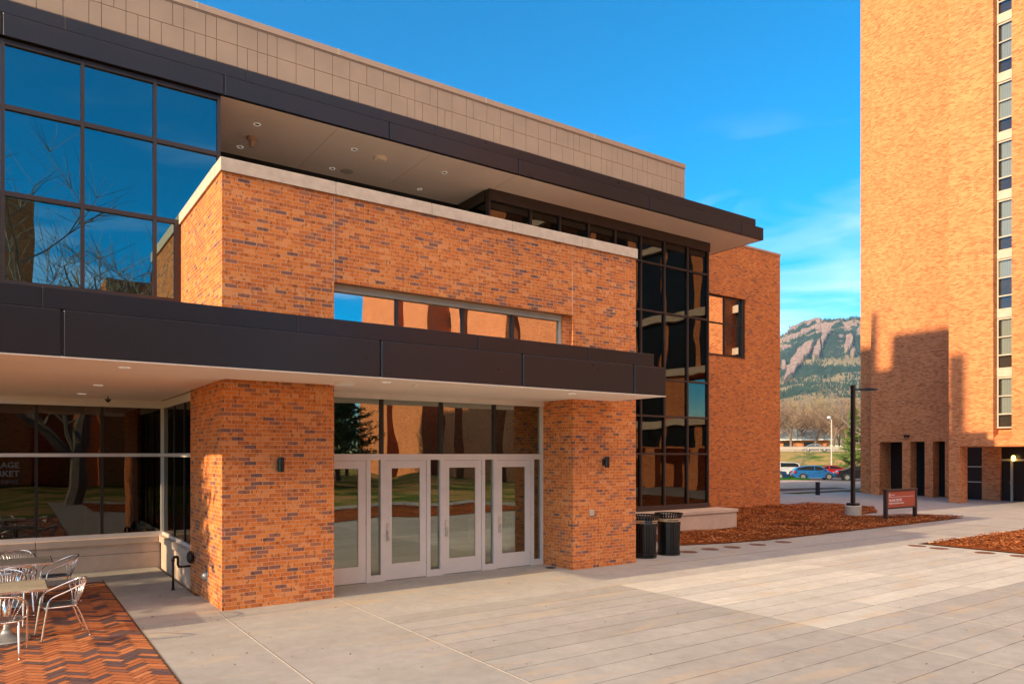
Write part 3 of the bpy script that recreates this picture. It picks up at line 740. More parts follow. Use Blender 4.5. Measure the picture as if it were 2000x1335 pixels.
# projecting bay with the window strip
b.box(TP, 62, 16.32, 18.43, 2.99, TH); b.box(TP, TP+.9, 17.90, 18.43, -.1, 2.99)
b.box(TP+.62, 62, 15.49, 16.319, 3.3, TH); b.box(TP, TP+.619, 15.49, 16.319, 2.99, 3.32)
b.box(TP, 62, 13.05, 15.489, 2.99, TH); b.box(TP+1.4, 62, 11.55, 13.049, 2.99, TH); b.box(TP, 62, 8.6, 11.549, 2.99, TH); b.box(TP, TP+.95, 12.6, 13.5, -.1, 2.99); b.box(TP, TP+.95, 8.6, 9.5, -.1, 2.99)
# sloped brick sill
q = [(TP-.0,3.325),(TP+.62,3.325),(TP+.62,3.62)]
va = [b.bm.verts.new((x,15.495,z)) for x, z in q]; vb = [b.bm.verts.new((x,16.315,z)) for x, z in q]
b._rings([va, vb], True)
# ground-floor back walls
b.box(45.0, 46.0, 17.58, 18.48, -.1, 2.95); b.box(46.9, 62, 8.6, 24.4, -.1, 2.98)
b.box(45.0, 46, 8.6, 14.2, -.1, 2.98)
# further bays to the south, seen only in the glass
b.box(TP, 62, 2.0, 8.599, 2.99, TH)
b.box(TP, 45, -8, 1.999, 2.99, 5.2); b.box(TP, 45, -8, 1.999, 8.4, TH)
b.prism([(TP,1.999),(TP,-.3),(45,-3.7),(45,1.999)], 5.2, 8.4); b.prism([(TP,-2.35),(TP,-8),(45,-8),(45,-5.9)], 5.2, 8.4)
y = -8.
while y > YR:
    b.box(TP, 45, y-.6, y-.001, 2.99, TH); b.box(TP+1.8, 45, y-4.4, y-.601, 2.99, TH); y -= 4.4
b.box(44, 45, y, 8.59, -.1, 2.98)
for k in range(7): b.box(TP, TP+.95, 7.6-k*4.4-.9, 7.6-k*4.4, -.1, 2.98)
tpart('brick_wall', b, 'tower_brick')
b = MB()
for k in range(1,13):
    z = 6.46 + (k-1)*2.99
    b.box(TP+.38, TP+.60, 15.50, 16.30, z+.02, z+.40)
parts('spandrel', b, 'spandrel', tw)
m, n, bs, out = new_mat('blind'); p = pos(n); sx = N(n,'ShaderNodeSeparateXYZ'); n.links.new(p, sx.inputs[0])
f = math_n(n,'FRACT', math_n(n,'MULTIPLY', sx.outputs[1], 9.))
n.links.new(ramp(n, f, [(0,(.36,.37,.33)),(.12,(.52,.53,.48)),(.9,(.56,.57,.52)),(1,(.40,.40,.37))]), bs.inputs['Base Color']); inp(bs, Roughness=.8); M['blind'] = m
for k in range(1,13):
    z1 = 6.46 + (k-1)*2.99; z0 = z1 - 2.56
    b = MB()
    b.box(TP+.43, TP+.52, 15.50, 16.31, z1-.07, z1+.018); b.box(TP+.40, TP+.52, 15.50, 16.31, z0-.02, z0+.05)
    b.box(TP+.431, TP+.52, 15.50, 15.55, z0+.051, z1-.071); b.box(TP+.431, TP+.52, 16.25, 16.31, z0+.051, z1-.071)
    b.box(TP+.44, TP+.52, 15.551, 16.249, z1-.98, z1-.92); b.box(TP+.44, TP+.52, 15.551, 16.249, z0+.66, z0+.73)
    w = tpart('window', b, 'spandrel')
    tpart('window_pane', MB().box(TP+.47, TP+.478, 15.551, 16.249, z0+.05, z1-.07), 'glass_tower', w)
    b = MB(); lo = z0+.73 if k != 3 else z1-.92
    b.box(TP+.56, TP+.565, 15.52, 16.15 if k % 3 else 16.28, lo, z1-.07)
    tpart('window_blind', b, M['blind'], w)
    tpart('window_back', MB().box(TP+.60, TP+.615, 15.50, 16.31, z0-.02, z1+.018), 'room', w)
# ground-floor glazing
b = MB(); b.box(46.55, 46.6, 20.54, 24.41, 0, 3.32); g1 = tpart('recess_glazing', b, 'black')
b = MB()
for z in (1.0, 1.86): b.box(45.04, 45.09, 18.485, 19.3, z-.03, z+.03)
parts('ground_window_rail', b, 'spandrel', tw)
tpart('ground_window', MB().box(45.10, 45.19, 18.485, 19.3, 0, 2.95), 'black')
b = MB(); b.box(45.2, 45.25, 14.21, 17.57, 0, 2.97); tpart('entry_glazing', b, 'black')
b = MB()
for yy in (17.05, 16.05, 15.1): b.box(45.1, 45.19, yy-.05, yy+.05, 0, 2.2)
b.box(45.1, 45.19, 14.21, 17.57, 2.2, 2.3)
d = tpart('entry_door', b, 'spandrel')
tpart('door_handle', MB().box(45.04, 45.09, 17.0, 17.1, .95, 1.12), 'steel', d)
tpart('overhang_ceiling', MB().box(TP+.03, 44.99, 8.6, 18.42, 2.955, 2.988), 'tower_brick')
b = MB(); b.bbox(TM-.16, TM-.002, 22.55, 22.85, 3.62, 3.74, .02); b.tube([(TM-.12,22.6,3.62),(TM-.15,22.6,3.56)], .04, 8); b.tube([(TM-.12,22.8,3.62),(TM-.15,22.8,3.56)], .04, 8)
tpart('flood_light', b, 'black')
m, n, bs, out = new_mat('warm_lamp'); inp(bs, Base_Color=(.9,.7,.3,1)); bs.inputs['Emission Color'].default_value = (1,.62,.15,1); bs.inputs['Emission Strength'].default_value = 2.2
M['warm_lamp'] = m
tpart('entry_lamp', MB().lathe([(.02,-.16),(.09,-.12),(.11,0),(.09,.12),(.02,.16)], 12, (44.95,16.9,2.35)), M['warm_lamp'], smooth=True)
tpart('roof_slab', MB().box(41, 62.2, YR, 26.4, TH+.01, TH+.3), 'parapet_cap')
b = MB(); y = -8.6
b.box(TP+1.32, TP+1.398, 11.6, 13.0, 3.0, 39)
for y0_, y1_ in ((5.5,8.3),(2.3,4.9),(-.9,1.7),(-4.2,-1.6),(-7.4,-4.8)):
    b.box(TP-.06, TP-.002, y0_, y1_, 8.96, 39); b.box(TP-.06, TP-.002, y0_, y1_, 3.1, 4.6)
    if not -4.4 < y0_ < 0: b.box(TP-.06, TP-.002, y0_, y1_, 5.22, 8.38)
while y > YR:
    b.box(TP+1.72, TP+1.798, y-3.7, y-.05, 3.2, 39); y -= 4.4
parts('dark_glazing', b, 'black', tw)
b = MB()
for z in (4.65, 8.4, 12.4, 17.9, 23.9): b.box(TP-.5, TP-.061, YR, 7.4, z, z+.55)
for z in (6.5, 9.5, 12.5): b.box(TP+.9, TP+1.3, 11.56, 13.04, z, z+.5)
parts('balcony_band', b, 'coping', tw)

# ================================================================== NEIGHBOURS OUT OF FRAME (seen in the glass, one added to cast a shadow)
bt = empty('shadow_caster', (-10, 20, 0), 'stepped brick block added out of the frame at left to shadow the residence tower', 'building')  # unseen mass, its steps shaped to cast the stepped shadow on the residence tower
b = MB()
dx1, dx2 = 47., 51.2; t = math.tan(SUN_EL); s1 = math.tan(SUN_AZ)*53
b.box(-10, -6, 18.55, 23.67-s1, 0, 10+t*dx2); b.box(-10, -6, 23.68-s1, 24.60-s1, 0, 7.9+t*dx2); b.box(-10, -6, 24.61-s1, 24.98-s1, 0, 11.6+t*dx2)
b.box(-10, -6, 24.99-s1, 29, 0, 9.6+t*(dx2+1.3))
part('brick_wall', b, 'wing_brick', bt)
b = MB(); b.box(-7.5, -6.5, 16.35, 17.2, 0, 8+t*dx1)  # narrow unseen mass added to shade the edge of the projecting bay
part('caster_pier', b, 'wing_brick', bt)
bh = empty('lecture_hall', (-4, -38, 0), 'dark brick hall across the plaza, seen only in the window glass', 'building')
b = MB(); b.box(-16, 1.6, -52, -34, 0, 21.5); b.box(6.0, 9.6, -36.5, -29, 0, 15.6); b.box(4.6, 5.99, -36.5, -30, 0, 13.4); b.box(10.0, 13, -36, -28, 0, 18)
b.box(1.61, 14, -40, -37, 0, 8.5)
part('brick_wall', b, 'wing_brick', bh)
b = MB(); b.box(-16.1, 1.7, -52.1, -33.9, 21.5, 22); part('roof_slab', b, 'parapet_cap', bh)
rt = empty('second_residence_tower', (48, -45, 0), 'orange brick residence tower reflected in the entrance glass', 'building')
rt.name = 'residence_tower'
b = MB(); y = -26.; rng = random.Random(4)
b.box(44, 60, -70, -26, 3.3, 40)
for y0_, y1_ in ((-33,-26),(-41.5,-35),(-45.5,-43),(-58,-51),(-70,-60)): b.box(41, 43.99, y0_, y1_, 0, 40)
b.box(46, 60, -70, -26, 0, 3.3)
part('brick_wall', b, 'tower_brick', rt)
b = MB()
for z in (6, 9, 12, 15, 18, 21, 24): 
    b.box(43.9, 43.99, -50.9, -45.6, z, z+1.6); b.box(43.9, 43.99, -34.9, -33.1, z, z+2.4); b.box(43.9,43.99,-42.9,-41.6,z,z+2.4)
parts('window', b, 'black', rt)

# ================================================================== WALL FITTINGS
def sconce(x, label):
    r = empty('wall_lamp', (x, YF, 2.38), label, 'wall lamp', 'black wall lamps by the entrance')
    b = MB(); b.bbox(x-.035, x+.035, YF-.04, YF-.001, 2.30, 2.46, .006); b.box(x-.02, x+.02, YF-.07, YF-.041, 2.35, 2.41); part('mounting_plate', b, 'black', r)
    b = MB(); b.lathe([(.055,0),(.055,.25)], 20, (x, YF-.125, 2.255)); part('lamp_body', b, 'black', r)
    b = MB(); b.lathe([(.045,-.002),(.001,-.001)], 20, (x, YF-.125, 2.255), False); part('lens', b, 'white', r)
sconce(3.80, 'black cylinder wall lamp on the brick pillar left of the doors')
sconce(11.17, 'black cylinder wall lamp on the brick pillar right of the doors')
r = empty('wall_outlet', (10.81, YF, 1.24), 'pale square outlet box on the right brick pillar', 'outlet box')
part('cover', MB().bbox(10.74, 10.87, YF-.03, YF-.001, 1.18, 1.31, .006), 'coping', r)
part('socket', MB().box(10.775, 10.835, YF-.036, YF-.031, 1.21, 1.28), 'spandrel', r)
r = empty('standpipe', (2.58, 14.97, 0), 'rusty elbowed standpipe beside the left brick pillar', 'pipe')
M['pipe'] = plain('pipe', (.05,.028,.02), .6, .4, .3, 20)
b = MB(); X0, Y0 = 2.575, 14.9
b.tube([(X0,Y0,0),(X0,Y0,.585)], .022, 10); b.tube([(X0,Y0,.585),(X0+.02,Y0,.615),(X0+.06,Y0,.62),(X0+.085,Y0,.60)], .028, 10)
b.tube([(X0+.085,Y0,.60),(X0+.085,Y0,.47),(X0+.10,Y0,.43),(X0+.14,Y0,.425)], .024, 10); b.tube([(X0+.14,Y0,.425),(2.875,Y0,.425)], .022, 10)
part('pipe_run', b, 'pipe', r, True)
b = MB(); b.lathe([(.035,0),(.035,.02)], 12, (X0,Y0,.0)); b.lathe([(.032,-.02),(.032,.02)], 10, (X0,Y0,.56)); part('coupling', b, M['pipe'], r)
r = empty('alarm_gong', (2.86, 14.62, .62), 'round metal alarm bell on the left pillar above the standpipe', 'bell')
b = MB(); b.lathe([(.12,0),(.115,.03),(.08,.065),(.02,.08),(.001,.08)], 20); 
bmesh.ops.rotate(b.bm, verts=b.bm.verts, cent=(0,0,0), matrix=Matrix.Rotation(R(-90), 3, 'Y')); bmesh.ops.translate(b.bm, verts=b.bm.verts, vec=(2.84,14.62,.63)); part('dome', b, 'pipe', r, True)
part('stem', MB().tube([(2.845,14.62,.63),(2.879,14.62,.63)], .03), 'pipe', r)
r = empty('vent_cap', (2.88, 13.5, .43), 'small grey dome vent low on the left pillar', 'vent cap')
b = MB(); b.lathe([(.085,0),(.08,.035),(.055,.07),(.02,.085),(.001,.086)], 18); bmesh.ops.rotate(b.bm, verts=b.bm.verts, cent=(0,0,0), matrix=Matrix.Rotation(R(-90), 3, 'Y')); bmesh.ops.translate(b.bm, verts=b.bm.verts, vec=(2.875,13.5,.43)); part('hood', b, 'cast', r, True)
part('flange', MB().bbox(2.866, 2.879, 13.41, 13.59, .335, .525, .004), 'cast', r)

# ================================================================== PAVING DISCS
M['rust'] = plain('rust', (.17,.07,.04), .8, .1, .25, 10)
M['rust_dark'] = plain('rust_dark', (.07,.035,.025), .8, .1, .2, 10)
near = [(14.66,13.0),(15.57,13.05),(16.40,12.98),(17.45,12.93),(18.6,12.9)]
nl = ['rust brown disc in the shaded paving nearest the bins','second rust brown paving disc from the bins','middle rust brown disc of five along the mulch edge','fourth rust brown paving disc from the bins','rust brown paving disc farthest from the bins, beside the mulch']
far_ = [(20.88,10.22),(20.80,9.60),(20.85,8.49),(20.9,7.70)]
fl = ['rust brown disc in sunny paving at the mulch corner','second rust brown disc along the sunny mulch edge','third rust brown disc along the sunny mulch edge','rust brown disc at the right edge of the photo']
proto = None
for (x, y), l in list(zip(near, nl)) + list(zip(far_, fl)):
    g = 'rust discs by the wall bed' if y > 11 else 'rust discs by the sunny bed'
    if proto is None:
        r = proto = empty('paving_disc', (x,y,0), l, 'paving disc', 'rust discs set in the paving')
        part('disc', MB().lathe([(.235,.001),(.235,.005),(.20,.006)], 28, (x,y,0)), 'rust', r); part('inset', MB().lathe([(.17,.0075),(.001,.0075)], 24, (x,y,0), False), 'rust', r)
    else:
        r = copy_tree(proto); r.location = (x,y,0); r['label'] = l
r = empty('floor_drain', (10.06, 12.96, 0), 'dark round drain cover beside the right entrance pillar', 'drain')
part('rim', MB().lathe([(.12,.001),(.12,.006),(.105,.007)], 24, (10.06,12.96,0), True), 'rust_dark', r)
b = MB()
for k in range(-3, 4): b.box(10.06-.09, 10.06+.09, 12.96+k*.026-.006, 12.96+k*.026+.006, .0075, .0095)
part('grate', b, 'black', r)

# ================================================================== LITTER BINS
M['band'] = plain('band', (.55,.37,.20), .5, 0, .06, 9, obj=True)
def bin_(loc, label, word, dark):
    r = empty('litter_bin', (0,0,0), label, 'litter bin', 'black slatted litter bins by the pillar')
    b = MB(); n = 30
    for k in range(n):
        a = 2*math.pi*k/n; ca, sa = math.cos(a), math.sin(a); w = .016
        prof = [(.255,.06),(.262,.5),(.272,.80),(.285,.90),(.315,.985),(.325,1.0)]
        L_, R_ = [], []
        for rr, z in prof:
            L_.append(b.bm.verts.new((rr*ca-w*sa, rr*sa+w*ca, z))); R_.append(b.bm.verts.new((rr*ca+w*sa, rr*sa-w*ca, z)))
        L2, R2 = [], []
        for rr, z in prof:
            rr -= .008
            L2.append(b.bm.verts.new((rr*ca-w*sa, rr*sa+w*ca, z))); R2.append(b.bm.verts.new((rr*ca+w*sa, rr*sa-w*ca, z)))
        for i in range(len(prof)-1):
            b.bm.faces.new((L_[i],R_[i],R_[i+1],L_[i+1])); b.bm.faces.new((R2[i],L2[i],L2[i+1],R2[i+1])); b.bm.faces.new((L2[i],L_[i],L_[i+1],L2[i+1])); b.bm.faces.new((R_[i],R2[i],R2[i+1],R_[i+1]))
    part('slats', b, 'black_obj', r)
    b = MB()
    for z, rr in ((.10,.258),(.76,.272),(1.0,.327)): b.lathe([(rr-.012,z-.018),(rr+.006,z-.018),(rr+.006,z+.018),(rr-.012,z+.018)], 36, caps=False)
    part('hoops', b, 'black_obj', r)
    b = MB(); b.lathe([(.225,.05),(.235,.86),(.225,.87),(.215,.1),(.001,.1)], 28, caps=False); part('liner', b, 'black_obj', r)
    b = MB(); b.lathe([(.27,.0),(.27,.05),(.22,.06)], 28); part('base', b, 'black_obj', r)
    b = MB(); b.lathe([(.279,.82),(.287,.90)], 40, caps=False); bd = part('band', b, 'band' if not dark else 'band', r, True)
    # lettering bent round the band
    ang = -1.95
    for ph in ((0,) if dark else (0,)):
        tx = text_mesh('band_lettering', word, .05, M['black_obj'], bd, (0,0,0), (0,0,0), .0005, 'CENTER', .001)
        for v_ in tx.data.vertices:
            x, y = v_.co.x, v_.co.y; a = ang + x/.29; rr = .2885 + v_.co.z + .002
            v_.co = (rr*math.cos(a), rr*math.sin(a), .84+y)
    if dark:
        b = MB()
        pr = [(.288,.80),(.290,.905)]
        rings = [[b.bm.verts.new(((rr+.003)*math.cos(a), (rr+.003)*math.sin(a), z)) for a in [(-2.35+.075*i) for i in range(9)]] for rr, z in pr]
        b._rings(rings, False); part('label_plate', b, plain('label_plate', (.03,.04,.06), .5, obj=True), r)
    r.location = loc; r.scale = (1.08, 1.08, 1.04)
bin_((13.02, 12.95, 0), 'black slatted litter bin touching the brick pillar, dark plate on its band', 'LANDFILL LANDFILL', True)
bin_((13.90, 12.98, 0), 'black slatted litter bin with a full tan band, beside the pink bench ledge', 'RECYCLING', False)

# ================================================================== SIGN, LAMP POST, BOLLARD
r = empty('campus_sign', (28.9, 14.75, 0), 'low red campus sign in a brown frame on two posts', 'sign')
M['sign_brown'] = plain('sign_brown', (.05,.032,.024), .5, .2, .12, 6)
M['sign_red'] = plain('sign_red', (.42,.075,.042), .5, 0, .05, 6)
x0, x1, y0 = 27.72, 30.06, 14.70
b = MB(); b.bbox(x0, x0+.11, y0, y0+.14, -.05, 1.16, .008); part('post', b, 'sign_brown', r)
b = MB(); b.bbox(x1-.11, x1, y0, y0+.14, -.05, 1.16, .008); part('post', b, 'sign_brown', r)
b = MB(); b.bbox(x0-.01, x1+.01, y0-.02, y0+.16, 1.161, 1.20, .006); b.box(x0+.111, x1-.111, y0+.01, y0+.13, 1.11, 1.16); b.box(x0+.111, x1-.111, y0+.01, y0+.13, .44, .50)
part('frame', b, 'sign_brown', r)
pn = part('sign_panel', MB().box(x0+.112, x1-.112, y0+.03, y0+.10, .501, 1.109), 'sign_red', r)
ry = (R(90), 0, 0); yz = y0+.029
text_mesh('sign_lettering', 'VILLAGE CENTER', .125, M['white'], pn, (x0+.22, yz, .735), ry, .002, 'LEFT', .003)
text_mesh('sign_lettering', 'Dining and Community Commons', .082, M['white'], pn, (x0+.22, yz, .635), ry, .002, 'LEFT', .002)
text_mesh('sign_lettering', 'University', .06, M['white'], pn, (x0+.40, yz, .965), ry, .002, 'LEFT', .001)
part('sign_rule', MB().box(x0+.20, x1-.20, y0+.026, y0+.0295, .895, .907), 'white', pn)
b = MB(); b.box(x0+.22, x0+.24, y0+.026, y0+.0295, .935, 1.02); b.box(x0+.24, x0+.31, y0+.0262, y0+.0295, 1.0, 1.02); b.box(x0+.24, x0+.31, y0+.0262, y0+.0295, .935, .955)
b.box(x0+.26, x0+.28, y0+.0255, y0+.0295, .96, 1.04); b.box(x0+.33, x0+.35, y0+.026, y0+.0295, .935, 1.04); part('sign_emblem', b, 'white', pn)
r = empty('lamp_post', (28.63, 16.58, 0), 'black square lamp post on a concrete footing in the mulch', 'lamp post')
lx, ly = 28.63, 16.58
part('footing', MB().lathe([(.33,-.05),(.33,.42),(.31,.45)], 32, (lx,ly,0)), 'footing', r)
part('base_cover', MB().bbox(lx-.19, lx+.19, ly-.19, ly+.19, .452, .56, .015), 'pole', r)
part('pole', MB().bbox(lx-.07, lx+.07, ly-.07, ly+.07, .56, 5.40, .008), 'pole', r)
part('hand_hole', MB().bbox(lx-.085, lx-.071, ly-.04, ly+.04, .82, 1.06, .003), 'pole', r)
b = MB(); dv = Vector((.82,-.572,0)); sv = Vector((.572,.82,0)); c0 = Vector((lx,ly,5.22))
def seg(a, wa, ta, bb, wb_, tb_, mb):
    ring = []
    for d_, w_, t_ in ((a, wa, ta),(bb, wb_, tb_)):
        c = c0 + dv*d_; ring.append([mb.bm.verts.new(c + sv*sx*w_ + Vector((0,0,sz*t_))) for sx, sz in ((-1,-1),(1,-1),(1,1),(-1,1))])
    mb._rings(ring, True); mb.bm.faces.new(ring[0]); mb.bm.faces.new(ring[1])
seg(.07, .03, .03, .32, .03, .03, b); part('arm', b, 'pole', r)
b = MB(); seg(.32, .10, .035, .48, .16, .055, b); seg(.48, .16, .055, .95, .14, .03, b); hd = part('lamp_head', b, 'pole', r)
r = empty('bollard', at(1597, 45.8), 'short dark bollard on the far walkway between the buildings', 'bollard')
bl = r.location
part('post', MB().bbox(bl.x-.10, bl.x+.10, bl.y-.10, bl.y+.10, 0, .74, .01), 'pole', r); part('cap', MB().bbox(bl.x-.11, bl.x+.11, bl.y-.11, bl.y+.11, .741, .82, .02), 'black', r)

# ================================================================== CAFE TABLES AND CHAIRS
def table(loc, rz, label):
    r = empty('cafe_table', (0,0,0), label, 'table', 'square cafe tables on the brick paving')
    h = .74; a = .46
    part('tabletop', MB().bbox(-a+.006, a-.006, -a+.006, a-.006, h-.030, h, .003), 'wood_top', r)
    b = MB()
    for s in (-1, 1):
        b.bbox(s*a-.008, s*a+.008, -a-.008, a+.008, h-.035, h-.001, .003); b.box(-a+.009, a-.009, s*a-.007, s*a+.007, h-.034, h-.002)
    part('edge_band', b, 'chrome', r)
    part('column', MB().lathe([(.048,.06),(.048,.68)], 24), 'chrome', r, True)
    part('base', MB().lathe([(.275,0),(.28,.012),(.26,.03),(.18,.055),(.09,.09),(.06,.13),(.055,.16)], 40), 'cast', r, True)
    part('top_plate', MB().bbox(-.2, .2, -.2, .2, .68, .705, .005), 'cast', r)
    r.location = loc; r.rotation_euler.z = rz; return r
def chair_proto():
    r = empty('cafe_chair', (0,0,0), 'x', 'chair', 'aluminium cafe chairs around the tables')
    # local: faces +Y, seat 0.45 high; one tube runs front leg - armrest - back hoop - armrest - front leg
    hw = .265
    def arc():
        pts = []
        for s in (-1, 1):
            leg = [(s*.255, .245, 0.0),(s*.258, .215, .22),(s*.262, .185, .42),(s*.266, .172, .52),(s*.270, .145, .575),(s*.274, .09, .605),(s*.278, -.02, .645),(s*.272, -.13, .690),(s*.245,-.225,.730),(s*.18,-.295,.765),(s*.09,-.33,.785)]
            pts.append(leg)
        return pts[0] + [(0,-.338,.79)] + pts[1][::-1]
    def smooth(pts, k=2):
        pts = [Vector(p) for p in pts]
        for _ in range(k):
            q = [pts[0]]
            for a, b in zip(pts, pts[1:]): q += [a*.75+b*.25, a*.25+b*.75]
            pts = q + [pts[-1]]
        return pts
    path = smooth(arc())
    part('armrest_tube', MB().tube(path, .0125, 8), 'chrome', r, True)
    for s in (-1, 1):
        part('leg', MB().tube(smooth([(s*.20,-.16,.445),(s*.205,-.20,.40),(s*.225,-.34,.0)], 1), .012, 8).lathe([(.015,0),(.015,.012)], 8, (s*.225,-.34,0)), 'chrome', r, True)
    # seat pan
    b = MB(); n = 20; ring = []; 
    def sp(t, k):
        a = 2*math.pi*t/n; e = 3.4
        x = abs(math.cos(a))**(2/e)*(1 if math.cos(a) >= 0 else -1)*.225*k; y = abs(math.sin(a))**(2/e)*(1 if math.sin(a) >= 0 else -1)*.205*k
        return x, y
    rings = []
    for k, z in ((1.0,.438),(1.0,.452),(.93,.455),(.6,.447),(.05,.443)):
        rings.append([b.bm.verts.new((*sp(t, k), z)) for t in range(n)])
    b._rings(rings, True); b.bm.faces.new(rings[-1]); b.bm.faces.new(rings[0][::-1])
    part('seat', b, 'seat_metal', r, True)
    b = MB(); fr = [(*sp(t, 1.03), .445) for t in range(n+1)]
    b.tube(fr, .011, 8)
    b.tube([(-.262,.185,.43),(.262,.185,.43)], .010, 6)
    part('seat_frame', b, 'chrome', r, True)
    b = MB()
    for k in range(13):
        u = (k-6)/6
        # lower end on the back of the seat frame, upper end on the hoop
        lo = Vector((u*.13, -.195-.02*(1-u*u), .44)); idx = len(path)//2
        best = min(path[len(path)//4: 3*len(path)//4+1], key=lambda p: abs(p.x - u*.262) if p.y < -.12 else 9)
        b.tube([lo, lo*.5+best*.5+Vector((0,-.018,0)), best], .0052, 5)
    part('back_rods', b, 'chrome', r, True)
    return r
cp = chair_proto()
CH = [((.60, 12.03), R(97), 'metal rod back cafe chair at the right side of the nearer table'),
      ((.70, 14.86), R(97), 'metal rod back cafe chair at the right side of the farther table'),
      ((-.06, 11.28), R(-6), 'metal rod back cafe chair nearest the camera, its back turned'),
      ((.12, 14.10), R(2), 'metal rod back cafe chair at the near side of the farther table'),
      ((-.04, 13.22), R(176), 'metal rod back cafe chair behind the nearer table'),
      ((.16, 15.86), R(182), 'metal rod back cafe chair behind the farther table, by the low wall')]
for i, ((x, y), rz, l) in enumerate(CH):
    c = cp if i == 0 else copy_tree(cp)
    c.location = (x, y, 0); c.rotation_euler.z = rz; c['label'] = l
table((0.0, 12.14, 0), 0, 'square cafe table with grey wood top, nearer of the two')
table((.18, 14.92, 0), 0, 'square cafe table with grey wood top near the low wall')
# ================================================================== FAR GROUND
U = Vector((*ray(1600), 0)).normalized(); V = Vector((U.y, -U.x, 0))
b = MB(); q = lambda d, l, z: tuple(U*d + V*l + Vector((0,0,z)))
b.poly([q(65,-60,-.02),q(65,45,-.02),q(97,45,-.045),q(97,-60,-.045)])
M['asphalt'] = plain('asphalt', (.15,.125,.11), .9, 0, .12, 2, bmp=.2, spec=.05)
tag(b.build('parking_lot', M['asphalt']), kind='structure')
M['gravel'] = plain('gravel', (.46,.33,.25), .95, 0, .2, 1.2, bmp=.3, spec=.05)
b = MB(); b.poly([(33,29.4,-.015),(50,29.4,-.015),(66,34,-.015),(64,58,-.015),(33,52,-.015)])
tag(b.build('gravel_yard', M['gravel']), kind='structure')
M['dirt'] = plain('dirt', (.16,.085,.055), .95, 0, .3, .8, spec=.05)
b = MB(); b.poly([(40,31.2,-.008),(52,30.5,-.008),(53,32.2,-.008),(45,34,-.008),(38,34,-.008)]); b.poly([(44,27.95,-.008),(50,25.2,-.008),(51,27.6,-.008),(46,29.2,-.008)])
tag(b.build('dirt_strip', M['dirt']), kind='structure')
M['lawn'] = plain('lawn', (.035,.13,.025), .95, 0, .25, 3, spec=.05)
b = MB(); b.prism([tuple(at(1490,72)[:2]),tuple(at(1585,74)[:2]),tuple(at(1565,79)[:2]),tuple(at(1490,82)[:2])], -.02, .06)
rng = random.Random(8)
for k in range(2500):
    p0 = at(rng.uniform(1490,1580), rng.uniform(73,80), .05)
    a = rng.uniform(0,6.28); w = Vector((math.cos(a),math.sin(a),0))*.06
    b.bm.faces.new([b.bm.verts.new(p) for p in (p0-w, p0+w, p0+Vector((rng.uniform(-.05,.05),rng.uniform(-.05,.05),rng.uniform(.06,.16))))])
tag(b.build('lawn', M['lawn']), 'strip of bright green grass at the edge of the car park', 'grass', kind='stuff')
M['road'] = plain('road', (.22,.20,.19), .9, 0, .1, .5, spec=.05)
b = MB(); b.poly([q(126,-300,3.06),q(126,300,3.06),q(146,300,3.13),q(146,-300,3.13)]); tag(b.build('highway', M['road']), kind='structure')

